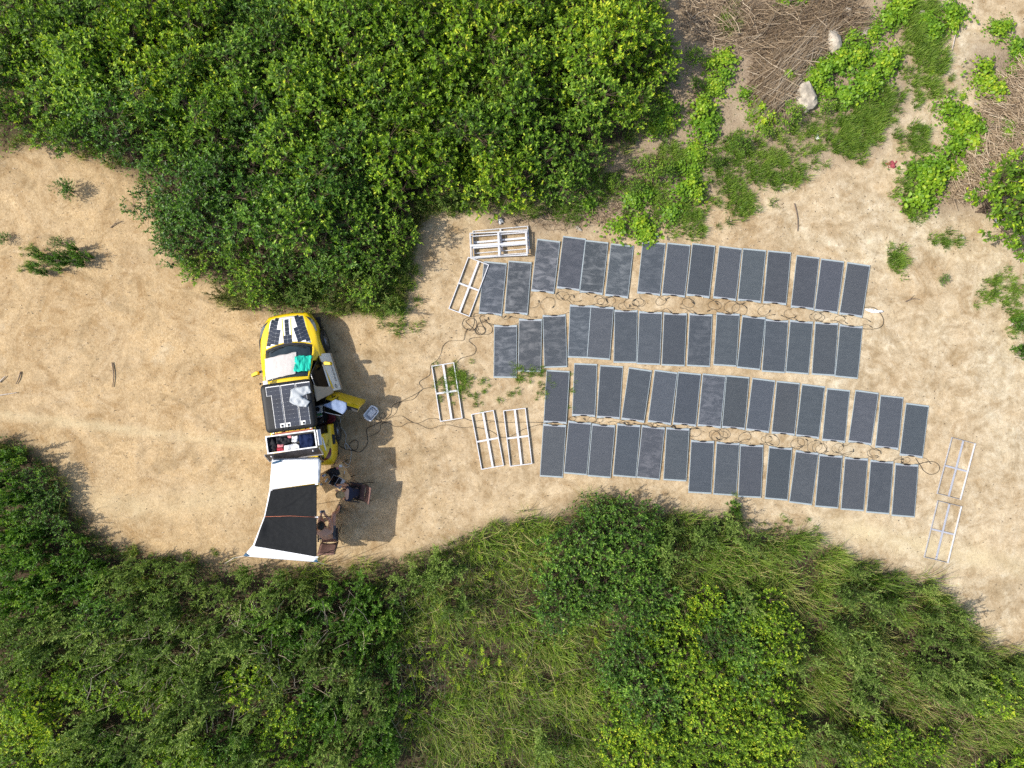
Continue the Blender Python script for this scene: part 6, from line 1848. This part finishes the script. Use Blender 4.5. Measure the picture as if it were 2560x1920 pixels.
def figure(label, loc, rz, P_, skin, sx=1.0):
    """seated figure facing local +y; P_ gives the pose"""
    root = thing('person', label, 'person', loc, rz)
    J = {}; E = []
    def add(k, p, r, to=None):
        J[k] = (p, r)
        if to: E.append((to, k))
    add('pelvis', P_['pelvis'], (0.15*sx, 0.12*sx))
    add('belly', P_['belly'], (0.135*sx, 0.115*sx), 'pelvis')
    add('chest', P_['chest'], (0.155*sx, 0.125*sx), 'belly')
    add('upper', P_['upper'], (0.12*sx, 0.095*sx), 'chest')
    add('neck', P_['neck'], 0.056*sx, 'upper')
    hd = Vector(P_['head']); nk = Vector(P_['neck']); up = (hd-nk).normalized(); f = Vector(P_['look']).normalized()
    add('jaw', tuple(nk+up*0.065+f*0.02), 0.062, 'neck')
    add('skull', tuple(hd), (0.080, 0.092), 'jaw')
    add('crown', tuple(hd+up*0.075-f*0.01), (0.064, 0.074), 'skull')
    add('chin', tuple(nk+up*0.05+f*0.085), 0.024, 'jaw')
    add('nose', tuple(hd-up*0.012+f*0.108), 0.013, 'skull')
    sd = up.cross(f).normalized()
    for s, nm in ((-1, 'l'), (1, 'r')):
        add('ear'+nm, tuple(hd-up*0.01+sd*s*0.088), 0.017, 'skull')
        sh = P_['sh'+nm]
        add('sh'+nm, sh, 0.070*sx, 'upper')
        add('el'+nm, P_['el'+nm], 0.046*sx, 'sh'+nm)
        mid = (Vector(P_['el'+nm])*0.6+Vector(P_['wr'+nm])*0.4); add('fa'+nm, tuple(mid), 0.042*sx, 'el'+nm)
        add('wr'+nm, P_['wr'+nm], 0.028*sx, 'fa'+nm)
        hand(J, E, 'wr'+nm, 'h'+nm, Vector(P_['hd'+nm]), Vector((0, 0, -1)), P_.get('curl', 0.6))
        add('hip'+nm, P_['hip'+nm], 0.090*sx, 'pelvis')
        add('kn'+nm, P_['kn'+nm], 0.062*sx, 'hip'+nm)
        ca = Vector(P_['kn'+nm])*0.66+Vector(P_['an'+nm])*0.34; add('ca'+nm, tuple(ca), 0.056*sx, 'kn'+nm)
        add('an'+nm, P_['an'+nm], 0.036*sx, 'ca'+nm)
        add('hl'+nm, tuple(Vector(P_['an'+nm])+Vector((0, -0.03, -0.035))), 0.032, 'an'+nm)
        add('toe'+nm, P_['toe'+nm], 0.030, 'an'+nm)
    body = grow('body', J, E, skin, root)
    # eyes and mouth
    for s in (-1, 1):
        mb = MB(); mb.lathe([(0.0, -0.011), (0.009, -0.006), (0.0115, 0), (0.009, 0.006), (0.0, 0.011)], n=8)
        e = mb.build('eye', M['screen'], root); e.location = hd+f*0.083+sd*s*0.032+up*0.004
    mb = MB(); mb.box((0, 0, 0), (0.045, 0.01, 0.008)); mo = mb.build('mouth', M['maroon'], root); mo.location = nk+up*0.088+f*0.104
    mo.rotation_euler = f.to_track_quat('Y', 'Z').to_euler()
    return root, J, hd, up, f, sd

def hair(root, hd, up, f, sd, m, long_=False, seed=1):
    bm = bmesh.new(); bmesh.ops.create_icosphere(bm, subdivisions=4, radius=1.0)
    for v in list(bm.verts):
        if v.co.y > 0.55 and v.co.z < 0.45 or v.co.z < (-0.35 if not long_ else -0.75) and v.co.y > -0.2: v.tag = True
    bmesh.ops.delete(bm, geom=[v for v in bm.verts if v.tag], context='VERTS')
    for v in bm.verts:
        c = v.co; nz = 1+0.07*mnoise.noise(c*4+Vector((seed, 0, 0)))+0.05*mnoise.noise(Vector((c.x*16, c.y*3, c.z*3+seed)))
        q = sd*(c.x*0.100*nz)+f*(c.y*0.116*nz)+up*(c.z*0.112*nz)
        v.co = hd+up*0.022-f*0.012+q
    me = bpy.data.meshes.new('hair'); bm.to_mesh(me); bm.free(); me.materials.append(m)
    me.polygons.foreach_set('use_smooth', [True]*len(me.polygons))
    o = link('hair', me, root); o.modifiers.new('t', 'SOLIDIFY').thickness = 0.012
    return o

def shoe(root, an, toe, m, name='shoe'):
    a = Vector(an); t = Vector(toe); d = (t-a); d.z = 0; d.normalize(); s = Vector((-d.y, d.x, 0))
    mb = MB()
    prof = [(-0.085, .030), (-0.06, .042), (0.02, .040), (0.10, .050), (0.155, .040), (0.185, .018)]
    ring = [(a+d*x+s*w) for x, w in prof]+[(a+d*x-s*w) for x, w in reversed(prof)]
    hts = [.085, .095, .085, .055, .045, .03]; hts = hts+hts[::-1]
    n = len(ring); z0 = 0.004
    mb.add([(p.x, p.y, z0) for p in ring]+[(p.x, p.y, z0+h*0.6) for p, h in zip(ring, hts)]+[((a+d*0.05+(p-a-d*0.05)*0.62).x, (a+d*0.05+(p-a-d*0.05)*0.62).y, z0+h) for p, h in zip(ring, hts)],
           [(r*n+i, r*n+(i+1) % n, (r+1)*n+(i+1) % n, (r+1)*n+i) for r in range(2) for i in range(n)]+[tuple(2*n+i for i in range(n)), tuple(reversed(range(n)))], 0, True)
    mb.build(name, m, root)

# the woman in navy, bent over her laptop
wl = Vector((*P(893, 1229, 0.45), 0)); w_rz = rad(82)
camp_chair('brown camp chair under the woman at the table', wl.x, wl.y, w_rz)
wp = dict(pelvis=(0, -0.02, 0.53), belly=(0, 0.00, 0.68), chest=(0, 0.08, 0.88), upper=(0, 0.17, 1.03), neck=(0.0, 0.235, 1.10), head=(-0.02, 0.335, 1.20), look=(0.06, 0.85, -0.55),
          shl=(-0.165, 0.15, 1.02), elr=(0.215, 0.27, 0.80), wrr=(0.19, 0.47, 0.765), hdr=(-0.25, 1, -0.1), shr=(0.165, 0.17, 1.02), ell=(-0.20, 0.30, 0.80), wrl=(-0.03, 0.46, 0.775), hdl=(0.35, 1, -0.1),
          hipl=(-0.09, 0.03, 0.52), hipr=(0.09, 0.03, 0.52), knl=(-0.11, 0.45, 0.50), knr=(0.10, 0.45, 0.50), anl=(-0.11, 0.42, 0.085), anr=(0.10, 0.44, 0.085), toel=(-0.12, 0.57, 0.03), toer=(0.11, 0.59, 0.03), curl=0.7)
rt, J, hd, up, f, sd = figure('woman with fair hair in a dark navy top typing on a laptop', (wl.x, wl.y, 0), w_rz, wp, M['skin'], 0.95)
SJ = {k: (J[k][0], tuple(x*1.13 for x in (J[k][1] if isinstance(J[k][1], tuple) else (J[k][1],)*2))) for k in ('pelvis', 'belly', 'chest', 'upper', 'shl', 'shr')}
SJ['sll'] = (tuple(Vector(J['shl'][0]).lerp(Vector(J['ell'][0]), 0.45)), 0.070); SJ['slr'] = (tuple(Vector(J['shr'][0]).lerp(Vector(J['elr'][0]), 0.45)), 0.070)
SJ['shl'] = (SJ['shl'][0], 0.082); SJ['shr'] = (SJ['shr'][0], 0.082); SJ['upper'] = (J['upper'][0], (0.125, 0.100))
grow('shirt', SJ, [('pelvis', 'belly'), ('belly', 'chest'), ('chest', 'upper'), ('upper', 'shl'), ('upper', 'shr'), ('shl', 'sll'), ('shr', 'slr')], M['shirt_navy'], rt)
TJ = {'pelvis': (J['pelvis'][0], (0.158, 0.125)), 'hipl': (J['hipl'][0], 0.10), 'hipr': (J['hipr'][0], 0.10), 'kl': (tuple(Vector(J['hipl'][0]).lerp(Vector(J['knl'][0]), .75)), 0.080), 'kr': (tuple(Vector(J['hipr'][0]).lerp(Vector(J['knr'][0]), .75)), 0.080)}
grow('shorts', TJ, [('pelvis', 'hipl'), ('pelvis', 'hipr'), ('hipl', 'kl'), ('hipr', 'kr')], M['black_cloth'], rt)
hair(rt, hd, up, f, sd, M['hair_blond'], True, 2)
# thin dark hairband and a bun
mb = MB(); mb.tube([hd+up*0.03+sd*0.106*math.cos(a)+(up*0.85-f*0.2).normalized()*0.112*math.sin(a)+f*0.02 for a in np.linspace(-0.2, math.pi+0.2, 16)], 0.010, 5); mb.build('hairband', M['black_cloth'], rt)
mb = MB(); mb.lathe([(0.0, -.035), (.03, -.025), (.042, 0), (.03, .025), (0.0, .035)], n=12); bn = mb.build('bun', M['hair_blond'], rt); bn.location = hd-f*0.10+up*0.085
for s in 'lr': shoe(rt, J['an'+s][0], J['toe'+s][0], M['shoe'])

# the bare-backed man looking at his phone
ml = Vector((*P(823, 1338, 0.45), 0)); m_rz = rad(2)
camp_chair('brown camp chair with the bare backed man in it', ml.x, ml.y, m_rz, 0.52)
mp = dict(pelvis=(0, -0.02, 0.54), belly=(0, 0.02, 0.70), chest=(0.0, 0.13, 0.90), upper=(0.0, 0.25, 1.03), neck=(-0.02, 0.335, 1.09), head=(-0.035, 0.435, 1.17), look=(0.0, 0.72, -0.70),
          shl=(-0.235, 0.20, 1.00), shr=(0.225, 0.20, 1.00), ell=(-0.20, 0.46, 0.80), elr=(0.13, 0.52, 0.78), wrl=(-0.115, 0.70, 0.86), wrr=(-0.005, 0.715, 0.86), hdl=(0.30, 1, 0.1), hdr=(-0.35, 1, 0.1),
          hipl=(-0.10, 0.04, 0.52), hipr=(0.11, 0.04, 0.52), knl=(-0.23, 0.57, 0.54), knr=(0.19, 0.66, 0.55), anl=(-0.36, 0.36, 0.10), anr=(0.22, 0.68, 0.10), toel=(-0.43, 0.46, 0.03), toer=(0.25, 0.84, 0.03), curl=0.9)
rt2, J2, hd2, up2, f2, sd2 = figure('bare backed man with short dark hair looking down at a phone', (ml.x, ml.y, 0), m_rz, mp, M['skin_tan'], 1.22)
TJ = {'pelvis': (J2['pelvis'][0], (0.198, 0.160)), 'hipl': (J2['hipl'][0], 0.122), 'hipr': (J2['hipr'][0], 0.122), 'kl': (tuple(Vector(J2['hipl'][0]).lerp(Vector(J2['knl'][0]), .6)), 0.095), 'kr': (tuple(Vector(J2['hipr'][0]).lerp(Vector(J2['knr'][0]), .6)), 0.095)}
grow('shorts', TJ, [('pelvis', 'hipl'), ('pelvis', 'hipr'), ('hipl', 'kl'), ('hipr', 'kr')], M['shorts'], rt2)
hair(rt2, hd2, up2, f2, sd2, M['hair_dark'], False, 5)
for s in 'lr': shoe(rt2, J2['an'+s][0], J2['toe'+s][0], M['shoe'], 'sandal')
# phone held in both hands
pc = Matrix.Rotation(m_rz, 4, 'Z') @ Vector((-0.06, 0.80, 0.885)); pc = Vector((ml.x, ml.y, 0))+pc
mb = MB(); mb.prism(rounded(0.155, 0.078, 0.012), -0.005, 0.003, inset=0.001, ztop=0.004); o = mb.build('phone', M['white']); o.location = pc; o.rotation_euler = (rad(25), 0, m_rz)
mb = MB(); mb.box((0.01, 0, 0.0048), (0.12, 0.068, 0.001)); mb.build('screen', M['screen'], o)
tag(o, 'phone held sideways in the seated man\'s hands', 'phone')
# dark flip-flop left lying by his foot
